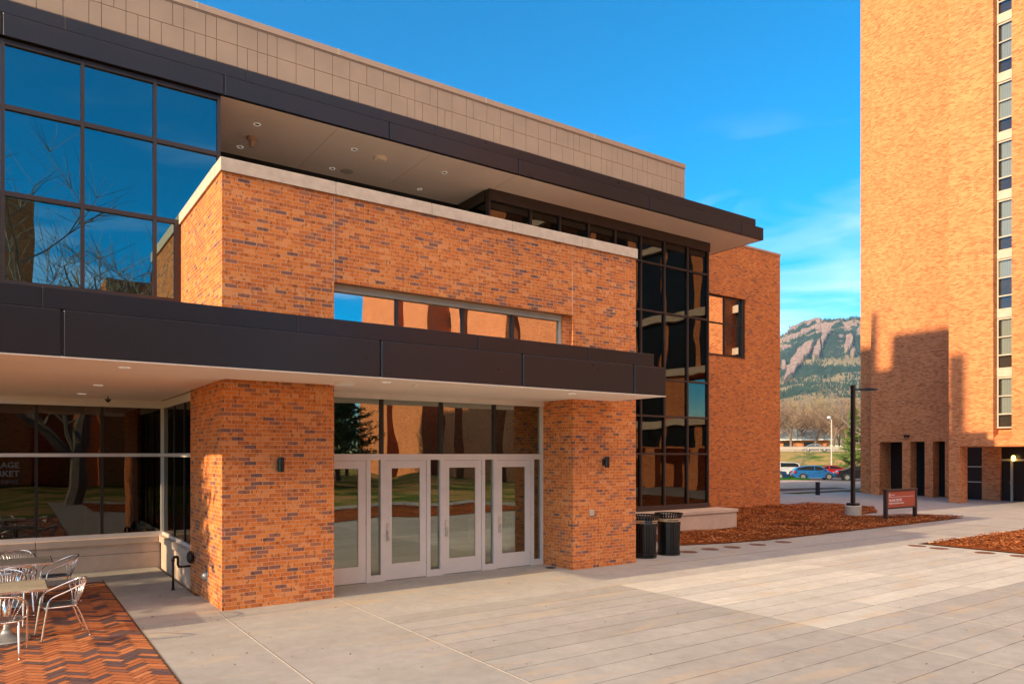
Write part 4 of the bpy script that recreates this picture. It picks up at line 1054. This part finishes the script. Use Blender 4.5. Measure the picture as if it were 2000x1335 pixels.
# ================================================================== CARS
M['tyre'] = plain('tyre', (.012,.012,.012), .8, obj=True); M['rim'] = plain('rim', (.55,.55,.56), .3, .8, .05, 9, obj=True)
M['car_glass'] = plain('car_glass', (.012,.016,.02), .06, 0, .1, 3, obj=True, spec=.8)
M['headlight'] = plain('headlight', (.75,.75,.75), .15, .3, .05, 5, obj=True); M['taillight'] = plain('taillight', (.40,.015,.012), .2, 0, .05, 5, obj=True)
M['bumper'] = plain('bumper', (.02,.02,.022), .6, obj=True)
def car(kind, col, label, loc, rz, L, Wd, H, group='cars in the car park'):
    paint = plain('paint_'+kind, col, .28, .25, .04, 4, obj=True, coat=.8)
    r = empty('parked_car' if kind != 'highway' else 'moving_car', (0,0,0), label, 'car', group)
    if kind == 'highway': r.name = 'passing_car'
    # side outline: lower body (front is +x) and greenhouse, as fractions of L and H
    if kind == 'hatch':   lo = [(-.5,.22),(-.5,.42),(-.485,.66),(-.40,.70),(.20,.64),(.40,.50),(.475,.40),(.5,.30),(.5,.20)]; gh = [(-.485,.66),(-.40,.84),(-.22,.97),(-.02,1.),(.12,.95),(.33,.57)]
    elif kind == 'coupe': lo = [(-.5,.24),(-.5,.52),(-.47,.66),(-.40,.69),(.18,.64),(.42,.55),(.49,.42),(.5,.26),(.5,.20)]; gh = [(-.41,.68),(-.24,.92),(-.10,1.),(.02,.98),(.24,.64)]
    elif kind == 'van':   lo = [(-.5,.22),(-.5,.50),(-.49,.60),(-.3,.61),(.22,.58),(.42,.48),(.49,.38),(.5,.28),(.5,.18)]; gh = [(-.49,.60),(-.455,.90),(-.38,.98),(-.05,1.),(.10,.97),(.34,.53)]
    else:                 lo = [(-.5,.24),(-.5,.52),(-.47,.68),(-.34,.70),(.22,.64),(.42,.56),(.49,.44),(.5,.28),(.5,.20)]; gh = [(-.36,.70),(-.20,.94),(-.05,1.),(.06,.98),(.27,.62)]
    hw = Wd/2; belt = .62
    def wid(z): return hw*(1 if z < .5 else 1-.05*(z-.5)/.12) if z < belt else hw*(.95-.22*(z-belt)/(1-belt))
    def endw(x): return 1 - .22*max(0, (abs(x)-.38)/.12)**2
    b = MB()
    def shell(outline, sill):
        pts = list(outline)
        if sill: pts = pts + [(.44,.15),(.0,.14),(-.44,.15)]
        Lr = [b.bm.verts.new((x*L, -wid(z)*endw(x), z*H)) for x, z in pts]; Rr = [b.bm.verts.new((x*L, wid(z)*endw(x), z*H)) for x, z in pts]
        n = len(pts)
        for i in range(n):
            if not sill and i == n-1: continue
            b.bm.faces.new((Lr[i], Lr[(i+1)%n], Rr[(i+1)%n], Rr[i]))
        b.bm.faces.new(Lr[::-1]); b.bm.faces.new(Rr)
    shell(lo, True); shell(gh, False)
    bd = part('body', b, paint, r)
    # glass: side windows, windscreen and rear window, each slightly proud of the shell
    g0, g1 = gh[0], gh[-1]; top = [p for p in gh[1:-1]]
    def gw(x, z, s, e=.012): return (x*L, s*(wid(z)*endw(x)+e), z*H)
    for s in (-1, 1):
        zb = belt+.055; inn = lambda x, z: (x*.93+ (g0[0]+g1[0])/2*.07, zb + (z-zb)*.84)
        pts = [(g0[0]+.045, zb+.02)] + [inn(*p) for p in top] + [(g1[0]-.075, zb)]
        mid = -.03
        lft = [p for p in pts if p[0] < mid-.015]; rgt = [p for p in pts if p[0] > mid+.015]
        ztop = zb + .33*.84*(.98 if kind != 'coupe' else .97)
        b = MB()
        for grp, cut in ((lft + [(mid-.012, ztop),(mid-.012, zb)], 0), ([(mid+.012, zb),(mid+.012, ztop)] + rgt, 0)):
            b.bm.faces.new([b.bm.verts.new(gw(x, z, s)) for x, z in grp])
        part('side_window', b, 'car_glass', r)
    def slope(p0, p1, n_, inset=.08):
        b = MB(); (xa, za), (xb, zb2) = p0, p1
        A = Vector((xa*L, 0, za*H)); B = Vector((xb*L, 0, zb2*H)); d_ = B-A; nrm = Vector((-d_.z, 0, d_.x)).normalized()
        if nrm.z < 0: nrm = -nrm
        P0 = A + d_*.08 + nrm*.012; P1 = A + d_*.92 + nrm*.012
        b.bm.faces.new([b.bm.verts.new(p) for p in ((P0.x, -wid(za)*.86, P0.z),(P0.x, wid(za)*.86, P0.z),(P1.x, wid(zb2)*.86, P1.z),(P1.x, -wid(zb2)*.86, P1.z))])
        part(n_, b, 'car_glass', r)
    slope(gh[-2], gh[-1], 'windscreen'); slope(gh[1], gh[0], 'rear_window')
    wr = .315*(H/1.45)**.5; xf, xr = .30*L, -.295*L
    for x in (xf, xr):
        for s in (-1, 1):
            def cyl(r_, w0, w1, mb, n=24):
                ra = [mb.bm.verts.new((x+r_*math.cos(6.2832*k/n), s*w0, wr+r_*math.sin(6.2832*k/n))) for k in range(n)]
                rb = [mb.bm.verts.new((x+r_*math.cos(6.2832*k/n), s*w1, wr+r_*math.sin(6.2832*k/n))) for k in range(n)]
                mb._rings([ra, rb], True); mb.bm.faces.new(ra); mb.bm.faces.new(rb[::-1])
            b = MB(); cyl(wr*1.14, hw-.30, hw+.003, b); part('wheel_arch', b, 'bumper', r)
            b = MB(); cyl(wr, hw-.2, hw+.012, b); w = part('wheel', b, 'tyre', r)
            b = MB(); cyl(wr*.66, hw+.013, hw+.022, b, 20); cyl(wr*.15, hw+.023, hw+.03, b, 12); part('rim', b, 'rim', w)
    for s in (-1, 1):
        b = MB(); b.bbox(.445*L, .492*L, min(s*.50*hw, s*.86*hw), max(s*.50*hw, s*.86*hw), .40*H, .50*H, .015); part('headlight', b, 'headlight', r)
        b = MB(); b.bbox(-.502*L, -.46*L, min(s*.60*hw, s*.95*hw), max(s*.60*hw, s*.95*hw), .46*H, .62*H, .015); part('taillight', b, 'taillight', r)
        b = MB(); b.bbox(.17*L, .20*L, min(s*hw*.96, s*(hw+.13)), max(s*hw*.96, s*(hw+.13)), .63*H, .71*H, .01); part('mirror', b, paint, r)
        b = MB(); b.box(.02*L, .06*L, min(s*hw*.985, s*hw*1.012), max(s*hw*.985, s*hw*1.012), .56*H, .575*H); part('door_handle', b, 'bumper', r)
    b = MB(); b.bbox(.46*L, .503*L, -hw*.7, hw*.7, .17*H, .25*H, .01); b.bbox(-.503*L, -.46*L, -hw*.75, hw*.75, .17*H, .26*H, .01); part('bumper', b, 'bumper', r)
    r.location = loc; r.rotation_euler.z = rz
    return r
rv = math.atan2(V.y, V.x)
def carat(x, d, z=-.03): 
    p = at(x, d); return (p.x, p.y, z)
car('hatch', (.02,.15,.42), 'bright blue rounded hatchback in the car park beyond the bollard', carat(1590, 75), rv+.22, 4.2, 1.72, 1.47)
car('coupe', (.42,.012,.02), 'red two door coupe parked behind the blue hatchback', carat(1616, 86), rv+math.pi+.10, 4.5, 1.75, 1.33)
car('van', (.62,.62,.64), 'white minivan parked by the corner of the brick wing', carat(1519, 84.5), rv+math.pi+.18, 4.9, 1.9, 1.72)
car('sedan', (.012,.012,.016), 'black sedan with red tail lights behind the lamp post', carat(1681, 72.5), rv+.12, 4.6, 1.8, 1.42)
car('sedan_blue', (.015,.05,.16), 'dark blue car mostly hidden behind the brick wing corner', carat(1497, 77), rv+.05, 4.5, 1.78, 1.42)
pz = at(1594, 131); car('highway', (.16,.18,.20), 'grey car passing on the raised highway', (pz.x, pz.y, 3.06), rv, 4.6, 1.8, 1.45, group='passing traffic')

# ================================================================== GUARDRAIL, FAR BUILDING, FAR LIGHT POLE
b = MB(); r = empty('guard_rail', U*123.5, 'pale guard rail along the edge of the highway', 'guard rail')
r.location = U*123.5
def bar(d, l0, l1, z0, z1, th, mb):
    a = U*d; ring = [[mb.bm.verts.new(a + V*l + U*e + Vector((0,0,z))) for e, z in ((0,z0),(th,z0),(th,z1),(0,z1))] for l in (l0, l1)]
    mb._rings(ring, True); mb.bm.faces.new(ring[0]); mb.bm.faces.new(ring[1][::-1])
M['galv'] = plain('galv', (.40,.35,.30), .5, .3, .08, 2)
bar(123.5, -80, 80, 3.42, 3.72, .06, b); part('rail', b, 'galv', r)
b = MB()
for k in range(-40, 40): bar(123.6, k*2, k*2+.12, 2.7, 3.6, .1, b)
part('posts', b, 'galv', r); bpy.data.objects[r.children[-1].name].name = 'post_row'
r2 = empty('concrete_barrier', U*148, 'pale concrete barrier on the far side of the highway', 'barrier')
b = MB(); bar(148, -80, 80, 3.0, 4.0, .3, b); M['barrier'] = plain('barrier', (.34,.27,.21), .9, 0, .15, .5, spec=.05); part('wall', b, 'barrier', r2)
b = MB(); bar(147.95, -80, 80, 4.01, 4.08, .4, b); part('cap', b, 'barrier', r2)
r3 = empty('far_house', U*178, 'long low building with a grey roof among the bare trees', 'building')
b = MB(); bar(178, -38, 2, 3, 6.0, 9, b); part('wall', b, 'tower_brick', r3)
M['far_roof'] = plain('far_roof', (.24,.25,.23), .9, 0, .12, .6, spec=.05)
b = MB(); a = [U*176.5 + V*-39 + Vector((0,0,6.0)), U*182 + V*-36 + Vector((0,0,8.6)), U*188 + V*-39 + Vector((0,0,6.0))]; c = [U*176.5 + V*3 + Vector((0,0,6.0)), U*182 + V*0 + Vector((0,0,8.6)), U*188 + V*3 + Vector((0,0,6.0))]
ring = [[b.bm.verts.new(p) for p in a],[b.bm.verts.new(p) for p in c]]; b._rings(ring, True); b.bm.faces.new(ring[0]); b.bm.faces.new(ring[1]); part('roof', b, 'far_roof', r3)
b = MB(); bar(176.45, -39, 3, 5.75, 6.0, .1, b); part('fascia', b, 'white', r3)
for k in range(8): b = MB(); bar(177.9, -34+k*4.4, -32+k*4.4, 4.0, 5.3, .09, b); part('window', b, 'black', r3)
p = at(1624, 88); p.z = .0
r = empty('car_park_light', p, 'tall pale car park light pole seen left of the black lamp post', 'light pole')
M['pole_pale'] = plain('pole_pale', (.62,.50,.42), .6, .1, .06, 3)
b = MB(); b.lathe([(.11,-.2),(.11,1.0),(.08,1.2),(.06,6.75)], 12, p); part('pole', b, 'pole_pale', r)
b = MB(); b.lathe([(.03,0),(.20,.06),(.24,.2),(.12,.32),(.02,.34)], 14, p + V*-.28 + Vector((0,0,6.85))); b.tube([p+Vector((0,0,6.7)), p+V*-.28+Vector((0,0,6.95))], .04); part('lamp_head', b, 'white', r, True)

# ================================================================== TREES
def bark(name, col): return plain(name, col, .9, 0, .25, 3, obj=True)
M['bark_brown'] = bark('bark_brown', (.20,.135,.095)); M['bark_grey'] = bark('bark_grey', (.22,.18,.145)); M['twig'] = bark('twig', (.26,.165,.11)); M['twig_red'] = bark('twig_red', (.34,.19,.115)); M['twig_gold'] = bark('twig_gold', (.33,.24,.11))
def limb(mb, p, d, ln, r0, r1, rng, n=3, seg=3, droop=0.):
    pts = [p.copy()]; d = d.copy()
    for i in range(seg):
        d = (d + Vector((rng.uniform(-.22,.22), rng.uniform(-.22,.22), rng.uniform(-.12,.2)-droop))).normalized(); pts.append(pts[-1] + d*ln/seg)
    mb.tube(pts, r0, n, r1, caps=False); return pts, d
def bare_tree_meshes(seed, h, spread, levels, twigs, tr, tm, r_trunk=None, rtw=.018):
    rng = random.Random(seed); T, C_ = MB(), MB()
    r0 = r_trunk or h*.016
    pts, d = limb(T, Vector((0,0,-.2)), Vector((0,0,1)), h*.38, r0, r0*.72, rng, 7, 4)
    def grow(p, d, ln, r, lev):
        mb = T if lev <= 1 else C_
        ps, dd = limb(mb, p, d, ln, r, r*.5, rng, 5 if lev <= 1 else 3, 3)
        if lev >= levels:
            for k in range(twigs):
                q0 = ps[rng.randint(1, len(ps)-1)]; t = Vector((rng.gauss(0,1), rng.gauss(0,1), rng.uniform(-.2,1.2))).normalized()
                limb(C_, q0, (dd*.5+t).normalized(), ln*rng.uniform(.5,1.0), rtw, rtw*.4, rng, 3, 2)
            return
        for k in range(rng.randint(3, 4)):
            q0 = ps[rng.randint(1, len(ps)-1)] if k else ps[-1]
            t = Vector((rng.gauss(0,1)*spread, rng.gauss(0,1)*spread, rng.uniform(-.1,.9))).normalized()
            grow(q0, (dd*.55 + t*.75).normalized(), ln*rng.uniform(.6,.82), r*.55, lev+1)
    for k in range(5):
        a = 6.283*k/5 + rng.uniform(-.4,.4); q0 = pts[rng.randint(2, len(pts)-1)]
        grow(q0, Vector((math.cos(a)*spread, math.sin(a)*spread, rng.uniform(.6,1.1))).normalized(), h*.27, r0*.5, 1)
    return T, C_
def bare_tree(name, seed, h, loc, label, group, tm='bark_brown', cm='twig', spread=.8, levels=3, twigs=5, rtw=.02, rt=None):
    r = empty(name, (0,0,0), label, 'tree', group); T, C_ = bare_tree_meshes(seed, h, spread, levels, twigs, 0, 0, rt, rtw)
    part('trunk', T, tm, r); part('crown', C_, cm, r); r.location = loc; return r
WG = 'bare brown trees beyond the highway'
protos = [bare_tree('bare_tree', 40+k, 15, (0,0,0), 'x', WG, 'bark_grey' if k % 2 else 'bark_brown', ('twig','twig_red','twig_gold')[k % 3], .75, 3, 6, .035) for k in range(3)]
rng = random.Random(99); spots = []
for k in range(34):
    x = 1500 + k*7.2 + rng.uniform(-4,4); d = rng.uniform(158, 250) if k % 3 else rng.uniform(150, 175)
    spots.append((x, d))
names = ['brown','reddish brown','straw brown']
for i, (x, d) in enumerate(spots):
    t = protos[i] if i < 3 else copy_tree(protos[i % 3])
    pp = at(x, d); t.location = (pp.x, pp.y, 3.0); t.rotation_euler.z = rng.uniform(0, 6.28); s = rng.uniform(.75, 1.15) * (d/200)**.45; t.scale = (s*1.15, s*1.15, s)
    t['label'] = 'leafless %s tree in the wood beyond the highway' % names[i % 3]
pp = at(1568, 96); bare_tree('bare_tree', 61, 4.6, (pp.x, pp.y, -.05), 'small leafless tree with drooping branches behind the white minivan', 'small trees by the car park', 'bark_grey', 'bark_grey', 1.5, 2, 5, .012, .075)
pp = at(1672, 97); bare_tree('bare_tree', 62, 4.2, (pp.x, pp.y, -.05), 'small leafless shrub like tree behind the black sedan', 'small trees by the car park', 'bark_grey', 'twig', 1.3, 2, 6, .012, .06)
pp = at(1722, 62); bare_tree('bare_tree', 63, 16.5, (pp.x, pp.y, 0), 'tall leafless tree rising behind the tower corner', None, 'bark_grey', 'bark_grey', 1.2, 3, 4, .011, .2)
# evergreen beside the lamp post
def conifer(name, h, loc, label, rad, col, seed, n_tier=26, leaf=.16, bare=.12, tilt=0.):
    rng = random.Random(seed); r = empty(name, (0,0,0), label, 'tree'); T, C_ = MB(), MB()
    T.tube([(0,0,-.2),(.03,0,h*.5),(0,0,h)], h*.018, 7, .01)
    for t in range(n_tier):
        z = h*(bare + (1-bare)*t/n_tier); rr = rad*(1-(t/n_tier))**.75*rng.uniform(.7,1.15) + .1
        for k in range(rng.randint(5, 7)):
            a = rng.uniform(0, 6.283); d = Vector((math.cos(a), math.sin(a), rng.uniform(-.1,.3))); l = rr*rng.uniform(.55,1.1)
            T.tube([(0,0,z), d*l*.6+Vector((0,0,z-.02*l)), d*l+Vector((0,0,z+.10*l))], .022, 4, .006, caps=False)
            for j in range(int(26*l/rad)+8):
                u = rng.uniform(.25, 1.05); c = d*l*u + Vector((rng.gauss(0,.13)*l*.5, rng.gauss(0,.13)*l*.5, z + rng.gauss(0,.06) + .1*l*u*u))
                for _ in range(2):
                    e1 = Vector((rng.gauss(0,1), rng.gauss(0,1), rng.gauss(0,.6)+.5)).normalized()*leaf*rng.uniform(.7,1.4); e2 = e1.orthogonal().normalized()*leaf*.22
                    C_.bm.faces.new([C_.bm.verts.new(p) for p in (c-e2, c+e2, c+e1)])
    part('trunk', T, 'bark_brown', r)
    m, n, bs, out = new_mat(name+'_needles'); f = noise(n, pos(n, True), 1.2, 4); n.links.new(ramp(n, f, [(.3, tuple(c*.5 for c in col)),(.7, col)]), bs.inputs['Base Color']); inp(bs, Roughness=.7)
    part('crown', C_, m, r); r.location = loc; return r
pp = at(1668, 93); conifer('pine_tree', 8.6, (pp.x, pp.y, .0), 'bright green pine tree behind the black lamp post', 2.3, (.17,.24,.035), 17, 24, .30)
# trees out of the frame: shade on the terrace, reflections in the glass
conifer('spruce_tree', 8.4, (-9.2, 14.3, 0), 'dark spruce at the end of the terrace, out of the frame at left', 2.1, (.04,.08,.03), 23, 24, .26, .38)
bare_tree('bare_tree', 71, 10, (-13, 15.6, 0), 'leafless tree on the terrace lawn, out of the frame at left', None, 'bark_grey', 'bark_grey', .9, 3, 4, .02, .16)
bare_tree('bare_tree', 73, 25, (4.2, -26, 0), 'leafless tree mirrored in the upper windows', None, 'bark_grey', 'bark_grey', .9, 3, 14, .022, .26)
bare_tree('bare_tree', 74, 13, (2.6, -5.2, 0), 'thick trunked tree mirrored in the terrace glass', None, 'bark_grey', 'bark_grey', .9, 3, 3, .02, .42)
ev = conifer('spruce_tree', 11, (17, -22, 0), 'evergreen mirrored in the entrance glass', 3.2, (.07,.12,.03), 29, 24, .3, .1)
for k, (x, y, s) in enumerate(((22, -31, 1.2), (26, -40, 1.25), (20, -33, .9), (31, -50, 1.3))):
    c = copy_tree(ev); c.location = (x, y, 0); c.scale = (s, s, s); c.rotation_euler.z = k*1.3; c['label'] = 'evergreen mirrored in the entrance glass, ' + ('second','third','fourth','farthest')[k] + ' of the row'

# ================================================================== MOUNTAIN
def mountains():
    from mathutils import noise as mn
    xs = [1380 + i*1.4 for i in range(330)]
    NR = 230; rs = [430 + 4700*(i/NR)**1.15 for i in range(NR+1)]
    sky_ = [(1380,700),(1440,690),(1500,676),(1527,660),(1537,652),(1546,640),(1556,638),(1566,633),(1580,629),(1592,623),(1602,621),(1604,625),(1612,624),(1622,625),(1632,623),(1645,620),(1650,623),(1660,620),(1680,621),(1700,625),(1760,640),(1850,668)]
    sm_ = [(1380,700),(1527,655),(1560,640),(1600,628),(1640,622),(1690,624),(1760,640),(1850,668)]
    def lerp(tab, x):
        for (a, b), (c, d) in zip(tab, tab[1:]):
            if x <= c: return b + (d-b)*(x-a)/(c-a)
        return tab[-1][1]
    # rows of the picture reached at each distance (ridge at 4600 m)
    prof = [(430,0),(900,.16),(1500,.30),(2200,.42),(2900,.52),(3500,.66),(4000,.80),(4350,.93),(4600,1.),(5130,.86)]
    def inpoly(x, y, P):
        r = False
        for (x1,y1),(x2,y2) in zip(P, P[1:]+P[:1]):
            if (y1 > y) != (y2 > y) and x < (x2-x1)*(y-y1)/(y2-y1)+x1: r = not r
        return r
    slabs = [[(1528,752),(1536,728),(1548,705),(1562,692),(1578,683),(1589,682),(1583,693),(1570,706),(1556,722),(1540,738),(1530,748)],
             [(1586,704),(1590,690),(1602,679),(1603,690),(1600,699),(1590,705)],
             [(1603,680),(1607,672),(1620,661),(1622,664),(1612,680),(1606,687)],
             [(1648,687),(1656,670),(1664,669),(1666,680),(1660,688),(1650,690)],
             [(1527,712),(1533,715),(1538,724),(1534,729),(1527,722)],
             [(1660,697),(1668,690),(1672,696),(1666,702)]]
    b = MB(); rock, grass, grid = [], [], []
    for r_ in rs:
        row = []
        for x in xs:
            f = lerp(prof, r_); k_ = max(0., min(1., (f-.80)/.18)); top = lerp(sky_, x)*k_ + lerp(sm_, x)*(1-k_)
            y = 872 + (top-6-872)*f
            rd = Vector(ray(x)).normalized(); a = Vector((rd.x*r_, rd.y*r_, 0))
            fd = math.cos(math.atan((x-1000)/FPX)); d = r_*fd
            n1 = mn.fractal(Vector((a.x*.0016, a.y*.0016, 3)), 1.0, 2.1, 6)
            n2 = mn.ridged_multi_fractal(Vector((a.x*.004, a.y*.004, 9)), 1.0, 2.1, 5, 1.0, 2.0)
            amp = 14 + 70*max(0, f-.3)
            z = wz(y, d) + (n1*amp*.9 + (n2-1.2)*amp*.35)*(1 if f < .97 else .45)
            sl = any(inpoly(x, y, P) for P in slabs)
            if sl: z += 26
            # bare rock near the crest
            crest = lerp([(0,0),(.70,.05),(.78,.45),(.86,.75),(1,.95),(1.1,.95)], f if r_ <= 4600 else 1.0)
            e = mn.fractal(Vector((a.x*.012, a.y*.012, 1)), .8, 2.1, 5)
            rk = 1.0 if sl else max(0., min(1., crest + e*.75 - .22))
            gz = mn.fractal(Vector((a.x*.0035, a.y*.0035, 5)), .8, 2.1, 4)
            gr = max(0., min(1., lerp([(0,1.),(.30,1.),(.42,.85),(.52,.66),(.62,.45),(.72,.2),(1.2,0.05)], f) + gz*.8))
            row.append(b.bm.verts.new((a.x, a.y, z))); rock.append(rk); grass.append(gr)
        grid.append(row)
    b._rings(grid, False)
    m, n, bs, out = new_mat('mountain'); p = pos(n)
    ar = N(n, 'ShaderNodeAttribute', attribute_name='rock'); ag = N(n, 'ShaderNodeAttribute', attribute_name='meadow')
    t1 = noise(n, p, .024, 6, .75); t2 = noise(n, p, .011, 4, .6); t3 = noise(n, p, .075, 3, .6)
    forest = ramp(n, t1, [(.3,(.03,.055,.05)),(.55,(.06,.095,.07)),(.75,(.12,.15,.085))])
    meadow = ramp(n, t2, [(.3,(.26,.19,.10)),(.6,(.36,.27,.14)),(.8,(.24,.22,.09))])
    gm = math_n(n, 'GREATER_THAN', math_n(n, 'ADD', ag.outputs['Fac'], math_n(n, 'MULTIPLY', t1, 1.5)), 1.18)
    col = mixc(n, gm, forest, meadow)
    rockc = ramp(n, t3, [(.3,(.20,.125,.10)),(.5,(.40,.26,.20)),(.75,(.52,.37,.30))])
    rm = math_n(n, 'GREATER_THAN', math_n(n, 'ADD', ar.outputs['Fac'], math_n(n, 'MULTIPLY', t1, .7)), .93)
    col = mixc(n, rm, col, rockc)
    n.links.new(col, bs.inputs['Base Color']); inp(bs, Roughness=1.0); bs.inputs['Specular IOR Level'].default_value = .05
    bump(n, bs, noise(n, p, .022, 6, .75), 1.0, 30)
    cf = MB(); rg = random.Random(12); fc = 0
    for _ in range(60000):
        i, j = rg.randrange(20, NR-14), rg.randrange(30, len(xs)-1)
        k = i*len(xs)+j
        if rock[k] > .5 or rg.random() < grass[k]**.5*1.02: continue
        if not 1470 < xs[j] < 1760: continue
        c = grid[i][j].co + Vector((rg.uniform(-12,12), rg.uniform(-12,12), -2)); h = rg.uniform(9, 17)*(1 if i > 90 else .8); w = h*.26
        ap = cf.bm.verts.new(c + Vector((0,0,h)))
        rg_ = [cf.bm.verts.new(c + Vector((w*math.cos(a_), w*math.sin(a_), h*.1))) for a_ in (0,1.57,3.14,4.71)]
        for q_ in range(4): cf.bm.faces.new((rg_[q_], rg_[(q_+1)%4], ap))
        fc += 1
        if fc > 9000: break
    M['far_conifer'] = plain('far_conifer', (.035,.062,.045), .95, 0, .35, .02, spec=.02)
    tag(cf.build('conifer_forest', M['far_conifer']), 'dark green conifer forest scattered over the mountain slopes', 'forest', kind='stuff')
    o = b.build('mountain', m)
    # recalc can flip an open sheet: make it face up
    if o.data.polygons[10].normal.z < 0: o.data.flip_normals()
    for nm, vals in (('rock', rock), ('meadow', grass)):
        a = o.data.attributes.new(nm, 'FLOAT', 'POINT'); a.data.foreach_set('value', vals)
    tag(o, kind='structure')
mountains()

# ================================================================== HAZE
def haze():
    b = MB(); b.box(-900, 5300, -900, 5300, -2.5, 930)
    m = bpy.data.materials.new('haze'); m.use_nodes = True; n = m.node_tree
    for x in list(n.nodes): n.nodes.remove(x)
    out = n.nodes.new('ShaderNodeOutputMaterial'); v = n.nodes.new('ShaderNodeVolumePrincipled')
    v.inputs['Color'].default_value = (.50,.75,1,1); v.inputs['Density'].default_value = 4e-5; v.inputs['Anisotropy'].default_value = .1
    n.links.new(v.outputs[0], out.inputs['Volume'])
    o = b.build('haze', None); o.data.materials.append(m); tag(o, 'thin pale haze in the air out to the mountain', 'haze', kind='stuff')
haze()
